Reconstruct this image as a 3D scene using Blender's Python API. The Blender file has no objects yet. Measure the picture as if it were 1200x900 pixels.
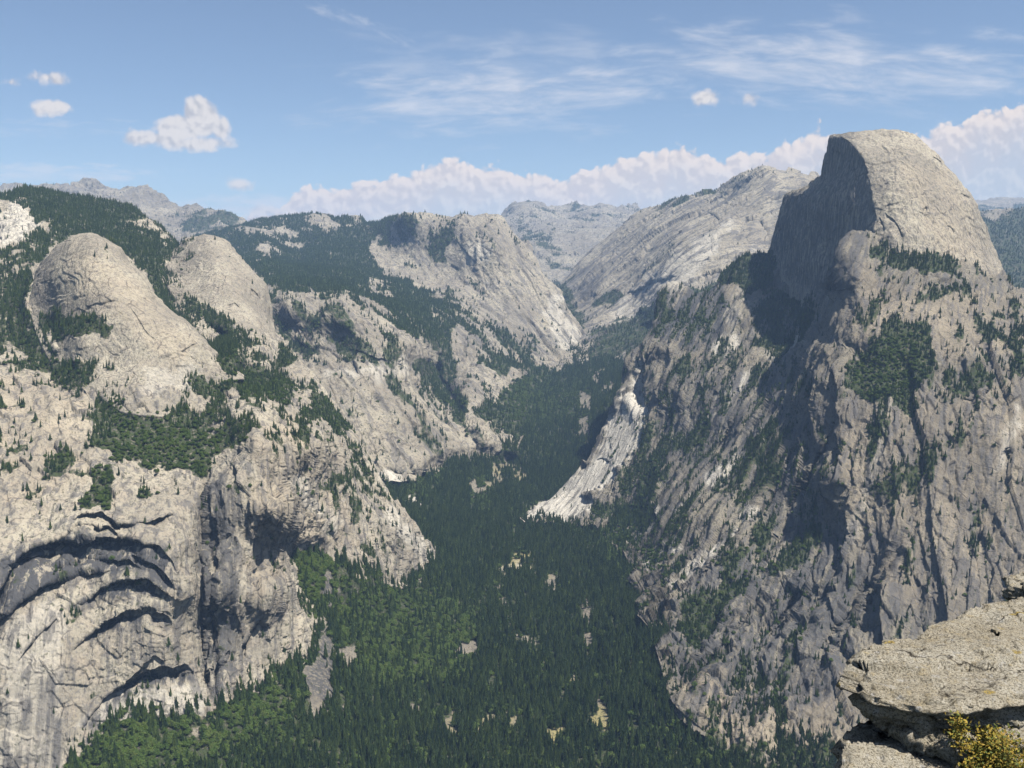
import bpy, math, random
import numpy as np
from mathutils import Vector, Matrix

random.seed(7)
RNG = np.random.default_rng(7)
SC = bpy.context.scene
COL = SC.collection

# ------------------------------------------------------------------ camera
FPX = 1167.0                       # focal length in pixels of a 1200 x 900 frame
TH = math.atan(0.1183)             # looking down
CT, ST = math.cos(TH), math.sin(TH)
cam_d = bpy.data.cameras.new('camera')
cam_d.sensor_width = 36.0
cam_d.lens = FPX / 1200.0 * 36.0
cam_d.clip_start = 0.3
cam_d.clip_end = 90000.0
cam = bpy.data.objects.new('camera', cam_d)
cam.rotation_euler = (math.radians(90) - TH, 0, 0)
COL.objects.link(cam)
SC.camera = cam


def ray(px, py):
    """x/y and z/y slopes of the sight line through a photo pixel"""
    xc = (np.asarray(px, float) - 600.0) / FPX
    yc = -(np.asarray(py, float) - 450.0) / FPX
    ry = CT + yc * ST
    rz = -ST + yc * CT
    return xc / ry, rz / ry


def at(px, py, Y):
    sx, sz = ray(px, py)
    return np.stack([sx * Y, np.asarray(Y, float) + 0 * sx, sz * Y], -1)


def proj(P):
    d = P[..., 1] * CT - P[..., 2] * ST
    u = P[..., 1] * ST + P[..., 2] * CT
    return 600.0 + FPX * P[..., 0] / d, 450.0 - FPX * u / d


# ------------------------------------------------------------------ noise
_G = RNG.normal(size=(256, 3)).astype(np.float32)
_G /= np.linalg.norm(_G, axis=1)[:, None]


def _hash(ix, iy, iz, seed):
    h = (ix.astype(np.uint32) * np.uint32(374761393) + iy.astype(np.uint32) * np.uint32(668265263)
         + iz.astype(np.uint32) * np.uint32(2147483647) + np.uint32((seed * 144269 + 12345) & 0xffffffff))
    h = (h ^ (h >> np.uint32(13))) * np.uint32(1274126177)
    return h ^ (h >> np.uint32(16))


def perlin(P, seed=0):
    P = P.astype(np.float32)
    F = np.floor(P)
    I = F.astype(np.int64) & 0xffffffff
    D = P - F
    W = D * D * D * (D * (D * 6 - 15) + 10)
    ix = (I[..., 0], (I[..., 0] + 1) & 0xffffffff)
    iy = (I[..., 1], (I[..., 1] + 1) & 0xffffffff)
    iz = (I[..., 2], (I[..., 2] + 1) & 0xffffffff)
    out = 0
    for a in (0, 1):
        wa = W[..., 0] if a else 1 - W[..., 0]
        for b in (0, 1):
            wb = W[..., 1] if b else 1 - W[..., 1]
            for c in (0, 1):
                wc = W[..., 2] if c else 1 - W[..., 2]
                g = _G[_hash(ix[a], iy[b], iz[c], seed) & np.uint32(255)]
                dot = g[..., 0] * (D[..., 0] - a) + g[..., 1] * (D[..., 1] - b) + g[..., 2] * (D[..., 2] - c)
                out = out + wa * wb * wc * dot
    return out * 1.5


def fbm(P, oct=4, seed=0, gain=0.5):
    s, a = 0, 1.0
    for i in range(oct):
        s = s + a * perlin(P * (2.03 ** i), seed + i * 17)
        a *= gain
    return s


def ridged(P, oct=3, seed=0, gain=0.5):
    s, a = 0, 1.0
    for i in range(oct):
        s = s + a * (1 - 2 * np.abs(perlin(P * (2.07 ** i), seed + i * 13)))
        a *= gain
    return s


def facets(P, seed=0):
    """blocky rock: each cell of a jittered lattice carries its own tilted plane"""
    P = P.astype(np.float32)
    F = np.floor(P)
    best = np.full(P.shape[:-1], 1e9, np.float32)
    val = np.zeros(P.shape[:-1], np.float32)
    F = np.floor(P - 0.5)
    for dx in (0, 1):
        for dy in (0, 1):
            for dz in (0, 1):
                C = F + np.array([dx, dy, dz], np.float32)
                I = C.astype(np.int64) & 0xffffffff
                h = _hash(I[..., 0], I[..., 1], I[..., 2], seed)
                j = np.stack([(h & np.uint32(1023)), (h >> np.uint32(10)) & np.uint32(1023), (h >> np.uint32(20)) & np.uint32(1023)], -1).astype(np.float32) / 1023.0
                R = P - C - (0.12 + 0.76 * j)
                d = (R * R).sum(-1)
                g = _G[(h >> np.uint32(5)) & np.uint32(255)]
                v = (R * g).sum(-1) + (j[..., 0] - 0.5)
                m = d < best
                best = np.where(m, d, best)
                val = np.where(m, v, val)
    return val


def smooth(x, a, b):
    t = np.clip((x - a) / (b - a), 0, 1)
    return t * t * (3 - 2 * t)


def along(P, d, k):
    """stretch coordinates so that noise runs along direction d (k < 1)"""
    d = np.asarray(d, float)
    d = d / np.linalg.norm(d)
    return P - (P @ d)[..., None] * d * (1 - k)


# ------------------------------------------------------------------ depth from control points
class Surf:
    def __init__(s, pts, c=18.0, lam=0.0):
        p = np.array(pts, float)
        s.p = p[:, :2]
        s.c = c
        s.lo, s.hi = np.log(p[:, 2]).min() - .25, np.log(p[:, 2]).max() + .15
        v = np.log(p[:, 2])
        n = len(p)
        d = np.sqrt(((s.p[:, None] - s.p[None]) ** 2).sum(-1) + c * c)
        A = np.zeros((n + 3, n + 3))
        A[:n, :n] = -d + np.eye(n) * lam * -1
        A[:n, n] = 1
        A[:n, n + 1:] = s.p / 500.0
        A[n:, :n] = A[:n, n:].T
        s.w = np.linalg.solve(A, np.concatenate([v, [0, 0, 0]]))

    def __call__(s, px, py):
        n = len(s.p)
        out = np.full(px.shape, s.w[n]) + s.w[n + 1] * px / 500.0 + s.w[n + 2] * py / 500.0
        for i in range(n):
            out -= s.w[i] * np.sqrt((px - s.p[i, 0]) ** 2 + (py - s.p[i, 1]) ** 2 + s.c ** 2)
        return np.exp(np.clip(out, s.lo, s.hi))


def line(pts):
    a = np.array(pts, float)
    return lambda x: np.interp(x, a[:, 0], a[:, 1])


# ------------------------------------------------------------------ painted zones (woods, dark stains with some painted shade, pale scree), as ground cover of the place
MX0, MX1, MY0, MY1, MS = -280, 1340, 180, 1020, 2
_gx, _gy = np.meshgrid(np.arange(MX0, MX1, MS, dtype=float), np.arange(MY0, MY1, MS, dtype=float))


def sdist(poly, X, Y):
    p = np.array(poly, float)
    ins = np.zeros(X.shape, bool)
    dm = np.full(X.shape, 1e9)
    n = len(p)
    for i in range(n):
        a, b = p[i], p[(i + 1) % n]
        e = b - a
        wx, wy = X - a[0], Y - a[1]
        t = np.clip((wx * e[0] + wy * e[1]) / (e @ e + 1e-9), 0, 1)
        dm = np.minimum(dm, (wx - t * e[0]) ** 2 + (wy - t * e[1]) ** 2)
        if a[1] != b[1]:
            c = ((a[1] > Y) != (b[1] > Y)) & (X < (b[0] - a[0]) * (Y - a[1]) / (b[1] - a[1]) + a[0])
            ins ^= c
    d = np.sqrt(dm)
    return np.where(ins, d, -d)


_P2 = np.stack([_gx, _gy, 0 * _gx], -1)
_warp = 9 * fbm(_P2 / 26.0, 4, 5, .6) + 3 * fbm(_P2 / 7.0, 2, 6)


def paint(zones, soft=6.0, warp=1.0):
    M = np.zeros(_gx.shape)
    for poly, v in zones:
        p = np.array(poly, float)
        x0, y0 = p.min(0) - 20
        x1, y1 = p.max(0) + 20
        j0, j1 = int(max(0, (x0 - MX0) // MS)), int(min(M.shape[1], (x1 - MX0) // MS + 1))
        i0, i1 = int(max(0, (y0 - MY0) // MS)), int(min(M.shape[0], (y1 - MY0) // MS + 1))
        if j1 <= j0 or i1 <= i0:
            continue
        sl = (slice(i0, i1), slice(j0, j1))
        f = smooth(sdist(poly, _gx[sl], _gy[sl]) + warp * _warp[sl], -soft, soft)
        M[sl] = M[sl] * (1 - f) + v * f
    return M


def look(M, px, py):
    x = np.clip((px - MX0) / MS, 0, M.shape[1] - 1.001)
    y = np.clip((py - MY0) / MS, 0, M.shape[0] - 1.001)
    i, j = y.astype(int), x.astype(int)
    fx, fy = x - j, y - i
    return (M[i, j] * (1 - fx) + M[i, j + 1] * fx) * (1 - fy) + (M[i + 1, j] * (1 - fx) + M[i + 1, j + 1] * fx) * fy


def strip(pts, w):
    """a band of half-width w round a polyline, as a polygon"""
    p = np.array(pts, float)
    d = np.gradient(p, axis=0)
    n = np.stack([-d[:, 1], d[:, 0]], 1) / (np.linalg.norm(d, axis=1)[:, None] + 1e-9)
    ww = np.linspace(1, 1, len(p))[:, None] * w
    return np.concatenate([p + n * ww, (p - n * ww)[::-1]]).tolist()

HAZE = True
VB = 1
DENOISE = True
# tree cover, 0 .. 1 of closed forest, by layer of the landscape
WOOD_LEFT = paint([
    ([(-60, 420), (60, 440), (110, 470), (110, 540), (140, 590), (60, 600), (-60, 560)], .26),
    ([(280, 460), (400, 500), (420, 560), (400, 640), (350, 600), (300, 520)], .3),
    ([(400, 520), (440, 560), (500, 640), (440, 660), (400, 640)], .22),
    ([(-270, 225), (0, 218), (60, 212), (130, 226), (170, 245), (215, 275), (205, 300), (188, 312), (215, 342), (250, 378), (268, 395), (285, 415), (262, 440), (225, 412), (180, 345), (150, 305), (105, 275), (70, 285), (55, 262), (22, 236), (0, 236), (-270, 240)], .95),
    ([(150, 262), (172, 255), (200, 278), (195, 290), (175, 275)], .25),
    ([(-270, 300), (0, 300), (30, 285), (60, 268), (75, 280), (40, 315), (33, 360), (50, 375), (62, 412), (90, 430), (112, 425), (125, 437), (112, 448), (95, 462), (70, 462), (45, 440), (25, 432), (0, 428), (-270, 440)], .85),
    ([(0, 300), (28, 284), (35, 300), (20, 330), (0, 335)], .55),
    ([(0, 400), (25, 405), (40, 430), (25, 440), (0, 435)], .4),
    ([(108, 478), (124, 462), (138, 455), (150, 470), (146, 482), (175, 492), (205, 482), (235, 488), (262, 468), (285, 490), (302, 505), (296, 518), (270, 528), (252, 545), (236, 560), (215, 552), (190, 548), (160, 546), (128, 532), (108, 520)], 1.0),
    ([(94, 592), (112, 556), (128, 545), (136, 562), (130, 592)], .9),
    ([(48, 562), (50, 535), (75, 528), (82, 540), (66, 560)], .7),
    ([(135, 555), (210, 552), (222, 575), (180, 590), (140, 585)], .3),
    ([(40, 440), (100, 462), (108, 520), (60, 520), (20, 470)], .16),
    ([(232, 425), (262, 418), (300, 425), (330, 440), (372, 455), (398, 490), (408, 512), (385, 512), (352, 482), (315, 476), (285, 470), (262, 462), (240, 470), (225, 470)], .9),
    ([(340, 455), (368, 460), (360, 478), (342, 475)], .2),
    ([(290, 470), (320, 478), (360, 500), (400, 520), (395, 545), (370, 530), (330, 510), (300, 500)], .35),
    ([(345, 490), (362, 495), (358, 520), (346, 515)], .9),
    ([(185, 330), (215, 332), (250, 365), (275, 388), (295, 402), (282, 418), (240, 392), (208, 362)], .75),
    ([(266, 398), (292, 412), (318, 420), (330, 400), (352, 425), (330, 435), (290, 430), (262, 420)], .7),
    ([(410, 520), (425, 520), (432, 560), (425, 610), (412, 600), (404, 560)], .55),
    ([(380, 560), (400, 560), (398, 590), (384, 590)], .6),
    ([(-270, 940), (-10, 940), (-10, 1000), (-270, 1000)], .6),
])
WOOD_DOME = paint([
    ([(47, 372), (68, 368), (92, 366), (118, 378), (130, 384), (126, 392), (92, 396), (54, 397)], 1.0),
    ([(60, 412), (85, 428), (112, 424), (120, 440), (90, 450), (60, 445)], .9),
    ([(120, 425), (138, 432), (130, 450), (105, 470), (140, 480), (150, 470), (136, 485), (95, 480)], .5),
    ([(112, 285), (132, 285), (135, 305), (110, 305)], .3),
    ([(150, 455), (190, 470), (190, 482), (150, 480)], .3),
    ([(215, 462), (240, 450), (250, 470), (215, 480)], .7),
    ([(195, 285), (225, 278), (225, 300), (200, 322), (192, 315)], .3),
    ([(214, 345), (232, 352), (265, 375), (284, 392), (282, 402), (240, 380), (216, 362)], .8),
    ([(284, 398), (315, 405), (325, 425), (285, 420)], .5),
], soft=5)
WOOD_CANYON = paint([
    ([(340, 400), (480, 440), (560, 500), (590, 520), (470, 550), (400, 500)], .3),
    ([(530, 360), (640, 400), (680, 410), (640, 440), (560, 430)], .33),
    ([(205, 275), (250, 260), (300, 252), (370, 246), (440, 256), (470, 245), (455, 262), (440, 275), (435, 300), (455, 322), (500, 338), (540, 352), (560, 372), (525, 400), (526, 440), (510, 420), (498, 400), (470, 388), (430, 352), (400, 345), (340, 345), (325, 360), (345, 395), (372, 418), (390, 445), (370, 440), (340, 410), (318, 360), (300, 320)], .84),
    ([(280, 268), (300, 264), (340, 266), (342, 274), (310, 277), (285, 273)], .08),
    ([(360, 256), (385, 252), (402, 264), (395, 270), (365, 264)], .15),
    ([(304, 293), (325, 287), (352, 286), (352, 290), (322, 296), (315, 306), (304, 304)], .08),
    ([(436, 332), (452, 330), (456, 345), (436, 343)], .15),
    ([(472, 246), (500, 249), (490, 270), (470, 300), (440, 300), (450, 275)], .5),
    ([(500, 255), (548, 255), (530, 272), (522, 310), (500, 310), (505, 280)], .45),
    ([(540, 350), (580, 378), (640, 425), (560, 425), (528, 400)], .42),
    ([(330, 350), (400, 346), (440, 358), (480, 398), (500, 425), (490, 445), (450, 440), (420, 425), (370, 400)], .38),
    ([(385, 395), (420, 400), (450, 425), (440, 440), (400, 420)], .7),
    ([(430, 438), (455, 440), (475, 452), (460, 460), (436, 450)], .6),
    ([(492, 420), (510, 425), (520, 445), (535, 468), (550, 478), (545, 492), (528, 480), (500, 460), (488, 440)], .9),
    ([(508, 395), (530, 398), (528, 430), (540, 468), (522, 468), (512, 440)], .95),
    ([(372, 420), (400, 450), (425, 480), (420, 490), (395, 462)], .4),
    ([(425, 520), (450, 545), (470, 556), (430, 560)], .6),
    ([(560, 430), (610, 428), (590, 440), (560, 440)], .8),
    ([(548, 482), (580, 474), (583, 455), (605, 446), (690, 420), (690, 445), (612, 505), (604, 520), (575, 499)], 1.0),
    ([(562, 447), (574, 446), (580, 458), (576, 472), (556, 470), (545, 455)], .05),
])
WOOD_VALLEY = paint([
    ([(-280, 180), (1340, 180), (1340, 1020), (-280, 1020)], 1.0),
    ([(-280, 840), (60, 880), (84, 905), (70, 1020), (-280, 1020)], .0),
    ([(612, 600), (640, 592), (690, 590), (702, 598), (668, 609), (625, 612)], .0),
    ([(580, 663), (594, 655), (610, 651), (628, 657), (638, 668), (622, 672), (598, 672), (584, 669)], 0.06),
    ([(636, 682), (648, 679), (651, 700), (640, 703)], 0.1),
    ([(682, 704), (698, 702), (698, 738), (689, 750), (683, 730)], .3),
    ([(714, 726), (722, 726), (720, 740), (714, 738)], .3),
    ([(690, 836), (708, 832), (712, 854), (698, 858)], .08),
    ([(644, 850), (662, 847), (662, 866), (648, 870)], .12),
    ([(668, 790), (680, 790), (680, 804), (668, 804)], .15),
    (strip([(700, 815), (708, 835), (712, 850)], 5), .0),
    (strip([(586, 690), (600, 730), (612, 770)], 3), .25),
    ([(537, 753), (557, 753), (557, 766), (540, 767)], .1),
    ([(482, 824), (502, 822), (503, 834), (484, 836)], .3),
    ([(519, 840), (532, 838), (531, 854), (521, 855)], .15),
    ([(560, 838), (610, 830), (612, 850), (565, 856)], .3),
    ([(608, 748), (625, 745), (625, 765), (612, 765)], .2),
    ([(638, 680), (648, 678), (650, 702), (640, 702)], .15),
    ([(680, 708), (697, 706), (697, 740), (688, 752), (682, 730)], .2),
    ([(690, 842), (708, 832), (712, 852), (700, 858)], .12),
    ([(646, 856), (662, 852), (662, 868), (648, 872)], .1),
    ([(668, 796), (678, 796), (678, 806), (668, 806)], .2),
    ([(536, 760), (556, 760), (556, 768), (536, 768)], .1),
    ([(520, 842), (532, 840), (530, 856), (521, 856)], .15),
    ([(484, 828), (502, 826), (500, 836), (484, 836)], .3),
    ([(374, 672), (392, 672), (390, 700), (386, 735), (395, 760), (392, 790), (382, 838), (366, 838), (357, 800), (364, 770), (376, 742), (384, 715), (376, 700)], .07),
    ([(398, 760), (420, 755), (412, 800), (404, 790)], .15),
    ([(395, 825), (445, 820), (445, 828), (395, 832)], .3),
    ([(575, 545), (610, 545), (622, 565), (600, 575), (572, 572)], .35),
    ([(550, 565), (570, 568), (568, 585), (553, 582)], .2),
    ([(680, 492), (690, 492), (688, 508), (680, 508)], .1),
    ([(690, 432), (706, 434), (700, 448), (690, 446)], .05),
    ([(702, 457), (725, 452), (722, 460), (704, 463)], .05),
    ([(655, 462), (700, 468), (690, 476), (655, 470)], .3),
    ([(448, 560), (462, 568), (480, 582), (500, 592), (500, 599), (485, 596), (465, 580), (450, 570)], .02),
    ([(800, 676), (825, 668), (850, 650), (860, 660), (820, 700), (800, 690)], .3),
])
WOOD_RIGHT = paint([
    ([(720, 600), (760, 430), (850, 400), (940, 400), (960, 520), (900, 640), (800, 720), (750, 660)], .34),
    ([(780, 740), (850, 660), (960, 600), (1010, 640), (1000, 800), (900, 860), (800, 840)], .27),
    ([(1000, 340), (1060, 330), (1210, 350), (1210, 470), (1100, 480), (1000, 430)], .27),
    ([(1000, 480), (1100, 470), (1130, 600), (1060, 700), (990, 660)], .25),
    ([(1100, 500), (1210, 520), (1210, 700), (1060, 740)], .2),
    ([(845, 322), (872, 300), (908, 296), (912, 320), (900, 345), (880, 350), (860, 340)], 1.0),
    ([(768, 350), (800, 340), (846, 340), (860, 360), (840, 398), (800, 410), (766, 400)], .42),
    ([(876, 370), (905, 345), (930, 350), (928, 410), (905, 418), (882, 408)], .8),
    ([(925, 350), (962, 350), (950, 400), (935, 410), (928, 400)], .85),
    ([(848, 420), (880, 418), (900, 435), (935, 430), (930, 448), (890, 450), (855, 436)], .55),
    ([(735, 478), (765, 450), (790, 440), (770, 480), (745, 520)], .2),
    ([(735, 562), (748, 545), (760, 505), (764, 520), (757, 560), (742, 588), (730, 590)], .95),
    ([(757, 540), (790, 510), (830, 495), (838, 505), (800, 525), (775, 550), (762, 565)], .8),
    ([(690, 592), (735, 585), (760, 560), (775, 560), (760, 590), (770, 612), (742, 625), (730, 610), (700, 606)], .9),
    ([(752, 640), (800, 610), (850, 590), (890, 570), (930, 545), (940, 560), (880, 610), (840, 640), (800, 660), (770, 668)], .42),
    ([(840, 655), (880, 640), (930, 625), (962, 620), (940, 665), (900, 690), (850, 690)], .5),
    ([(800, 715), (850, 690), (880, 700), (850, 740), (820, 760), (795, 750)], .75),
    ([(880, 520), (910, 500), (925, 510), (900, 540), (880, 550)], .7),
    ([(790, 850), (840, 830), (880, 850), (960, 860), (990, 900), (990, 1000), (800, 1000)], .3),
    ([(1040, 292), (1052, 288), (1062, 298), (1122, 308), (1126, 325), (1062, 324), (1040, 312)], 1.0),
    ([(1015, 282), (1040, 285), (1040, 310), (1020, 305)], .45),
    ([(1030, 330), (1090, 328), (1140, 340), (1100, 360), (1060, 352)], .45),
    ([(986, 452), (1000, 425), (1022, 408), (1030, 385), (1048, 375), (1085, 385), (1092, 425), (1076, 462), (1065, 478), (1045, 468), (1020, 472), (992, 460)], 1.0),
    ([(1105, 440), (1150, 430), (1172, 450), (1130, 468), (1108, 462)], .8),
    ([(1118, 380), (1200, 350), (1250, 360), (1260, 450), (1180, 440), (1130, 430)], .42),
    ([(1018, 470), (1040, 475), (1045, 500), (1060, 520), (1070, 560), (1030, 580), (990, 560), (1012, 530)], .5),
    ([(960, 450), (1000, 458), (1020, 472), (990, 476), (962, 470)], .35),
    ([(930, 560), (960, 560), (970, 600), (950, 640), (930, 640)], .35),
    ([(1130, 490), (1200, 540), (1200, 620), (1130, 580)], .2),
    ([(980, 620), (1060, 640), (1040, 700), (980, 690)], .18),
    ([(1100, 640), (1200, 600), (1200, 690), (1120, 720)], .2),
    ([(850, 860), (880, 880), (950, 880), (980, 890), (990, 960), (840, 960)], .8),
])
# pale rock and scree
PALE = paint([
    ([(606, 606), (622, 598), (660, 570), (690, 570), (700, 600), (660, 612), (620, 614)], 1.0),
    ([(622, 600), (660, 572), (690, 545), (710, 515), (728, 470), (742, 445), (760, 470), (756, 500), (744, 530), (722, 560), (700, 582), (660, 598)], 1.0),
    ([(716, 520), (740, 455), (750, 425), (762, 425), (755, 500)], .9),
    (strip([(735, 640), (760, 622), (776, 602)], 6), .8),
    (strip([(756, 664), (780, 650), (798, 640)], 7), .9),
    (strip([(790, 600), (820, 580), (860, 548), (900, 515)], 5), .75),
    (strip([(760, 545), (800, 512), (838, 485)], 4), .7),
    (strip([(800, 590), (790, 615)], 5), .6),
    (strip([(845, 470), (868, 452), (885, 440)], 6), .8),
    (strip([(835, 412), (860, 400), (868, 402)], 8), .8),
    (strip([(905, 425), (945, 400)], 4), .6),
    (strip([(790, 695), (815, 675), (845, 645)], 5), .8),
    (strip([(857, 640), (872, 610), (880, 600)], 4), .8),
    (strip([(448, 558), (470, 578), (498, 596)], 6), 1.0),
    (strip([(340, 560), (365, 590), (395, 620)], 8), .5),
    (strip([(450, 600), (480, 635), (508, 655)], 9), .6),
    ([(0, 250), (20, 240), (40, 262), (25, 285), (-60, 300), (-60, 250)], .8),
    ([(165, 430), (240, 430), (225, 455), (170, 470)], .4),
    (strip([(890, 300), (870, 345), (850, 380)], 8), .3),
    (strip([(1040, 470), (1000, 640)], 6), .3),
    (strip([(1190, 480), (1165, 560)], 6), .5),
    ([(0, 740), (60, 700), (75, 720), (70, 900), (0, 900)], .35),
    ([(90, 850), (140, 810), (235, 800), (240, 840), (130, 845)], .5),
    (strip([(575, 300), (555, 290), (545, 300)], 8), .5),
    (strip([(640, 360), (672, 410)], 10), .6),
    ([(584, 664), (600, 657), (628, 659), (638, 670), (618, 675), (588, 672)], .5),
    ([(380, 440), (470, 420), (480, 440), (440, 445)], .5),
    ([(680, 400), (760, 330), (860, 260), (880, 230), (820, 330), (760, 380)], .5),
], soft=4)
# darker rock: lichen, water stains, and painted shade on right wall and split face
DARK = paint([
    
    ([(973, 160), (1000, 170), (1016, 190), (1024, 240), (1020, 290), (1000, 340), (950, 345), (905, 305), (918, 250), (955, 208)], .4),  # lichen streaks, also deepening the face's shade in colour
    ([(780, 740), (840, 670), (910, 630), (970, 590), (1010, 620), (1020, 720), (1000, 790), (960, 830), (880, 850), (820, 850)], .55),  # lichen-dark rock, darkened further to paint the lower wall's shade
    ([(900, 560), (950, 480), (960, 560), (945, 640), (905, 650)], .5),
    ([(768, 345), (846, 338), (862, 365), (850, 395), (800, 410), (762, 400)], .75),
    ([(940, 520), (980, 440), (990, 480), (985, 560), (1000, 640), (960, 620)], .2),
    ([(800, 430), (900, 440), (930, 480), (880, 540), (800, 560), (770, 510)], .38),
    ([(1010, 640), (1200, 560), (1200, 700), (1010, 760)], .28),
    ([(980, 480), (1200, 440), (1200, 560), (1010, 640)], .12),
    ([(236, 570), (262, 560), (280, 600), (286, 720), (276, 800), (246, 830), (232, 720)], .55),
    ([(286, 540), (330, 540), (335, 740), (290, 800), (280, 700)], .22),
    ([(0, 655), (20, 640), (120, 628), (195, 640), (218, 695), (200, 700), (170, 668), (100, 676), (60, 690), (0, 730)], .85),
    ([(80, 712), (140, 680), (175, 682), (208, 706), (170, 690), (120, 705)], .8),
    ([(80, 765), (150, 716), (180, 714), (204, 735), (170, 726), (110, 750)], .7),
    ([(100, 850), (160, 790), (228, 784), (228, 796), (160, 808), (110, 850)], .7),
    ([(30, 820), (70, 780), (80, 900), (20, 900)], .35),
    ([(375, 672), (392, 672), (390, 735), (395, 790), (382, 838), (357, 800), (376, 742)], .6),
    ([(40, 300), (60, 295), (62, 360), (42, 372)], .25),
    ([(660, 330), (720, 300), (740, 280), (690, 360), (690, 385)], .3),
    ([(690, 385), (770, 380), (760, 420), (700, 420)], .3),
    ([(910, 225), (945, 222), (940, 260), (925, 300), (905, 300)], .5),
    ([(520, 375), (600, 350), (660, 400), (640, 420), (560, 420)], .2),
], soft=7)
# brown and tan (dry meadow, sand, iron-stained granite)
TAN = paint([
    ([(584, 664), (600, 657), (628, 659), (638, 670), (618, 675), (588, 672)], 1.0),
    ([(598, 660), (610, 660), (612, 668), (596, 668)], .2),
    ([(572, 655), (590, 648), (612, 645), (634, 652), (645, 668), (632, 676), (596, 676)], .9),
    ([(684, 832), (714, 826), (718, 856), (694, 862)], 1.0),
    ([(640, 846), (668, 842), (668, 870), (644, 876)], 1.0),
    ([(690, 842), (708, 832), (712, 852), (700, 858)], 1.0),
    ([(646, 856), (662, 852), (662, 868), (648, 872)], 1.0),
    ([(668, 796), (678, 796), (678, 806), (668, 806)], .8),
    ([(520, 840), (605, 838), (600, 860), (520, 862)], .7),
    ([(575, 545), (610, 545), (622, 565), (600, 575), (572, 572)], .5),
    ([(0, 440), (100, 450), (110, 560), (0, 600)], .35),
    ([(290, 520), (345, 480), (400, 560), (420, 640), (340, 640)], .4),
    ([(290, 560), (330, 560), (325, 680), (295, 700)], .5),
    ([(980, 480), (1200, 440), (1200, 700), (1050, 720), (990, 600)], .3),
    ([(1000, 300), (1040, 330), (1200, 350), (1200, 420), (1000, 440)], .3),
    ([(800, 820), (990, 790), (990, 890), (840, 890)], .4),
    ([(90, 290), (160, 330), (230, 400), (200, 430), (140, 370), (90, 340)], .3),
    ([(1050, 190), (1110, 200), (1170, 320), (1100, 300)], .35),
], soft=6)
from concurrent.futures import ThreadPoolExecutor
_POOL = ThreadPoolExecutor(4)


def par(fn, *arrs):
    n = arrs[0].shape[0]
    cuts = np.linspace(0, n, 13).astype(int)
    r = list(_POOL.map(lambda k: fn(*[a[cuts[k]:cuts[k + 1]] for a in arrs]), range(12)))
    return np.concatenate(r, 0)


def grid_normals(P):
    a = np.gradient(P, axis=1)
    b = np.gradient(P, axis=0)
    n = np.cross(a, b)
    n /= np.linalg.norm(n, axis=-1, keepdims=True) + 1e-9
    flip = (n * P).sum(-1, keepdims=True) > 0
    return np.where(flip, -n, n)


def make_mesh(name, V, F, mats, smooth_shade=True):
    me = bpy.data.meshes.new(name)
    V = np.ascontiguousarray(V, np.float32)
    F = np.ascontiguousarray(F, np.int32)
    me.vertices.add(len(V))
    me.vertices.foreach_set('co', V.ravel())
    k = F.shape[1]
    me.loops.add(F.size)
    me.loops.foreach_set('vertex_index', F.ravel())
    me.polygons.add(len(F))
    me.polygons.foreach_set('loop_start', np.arange(0, F.size, k, dtype=np.int32))
    me.update(calc_edges=True)
    me.polygons.foreach_set('use_smooth', np.full(len(F), smooth_shade))
    for m in mats:
        me.materials.append(m)
    return me


def add_obj(name, me, label=None, category=None, group=None, kind=None, parent=None, loc=None):
    o = bpy.data.objects.new(name, me)
    COL.objects.link(o)
    if label: o['label'] = label
    if category: o['category'] = category
    if group: o['group'] = group
    if kind: o['kind'] = kind
    if parent is not None: o.parent = parent
    if loc is not None: o.location = loc
    return o


LAYERS = []


def grid_faces(nr, nc):
    idx = np.arange(nr * nc).reshape(nr, nc)
    return np.stack([idx[:-1, :-1], idx[1:, :-1], idx[1:, 1:], idx[:-1, 1:]], -1).reshape(-1, 4)


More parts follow.
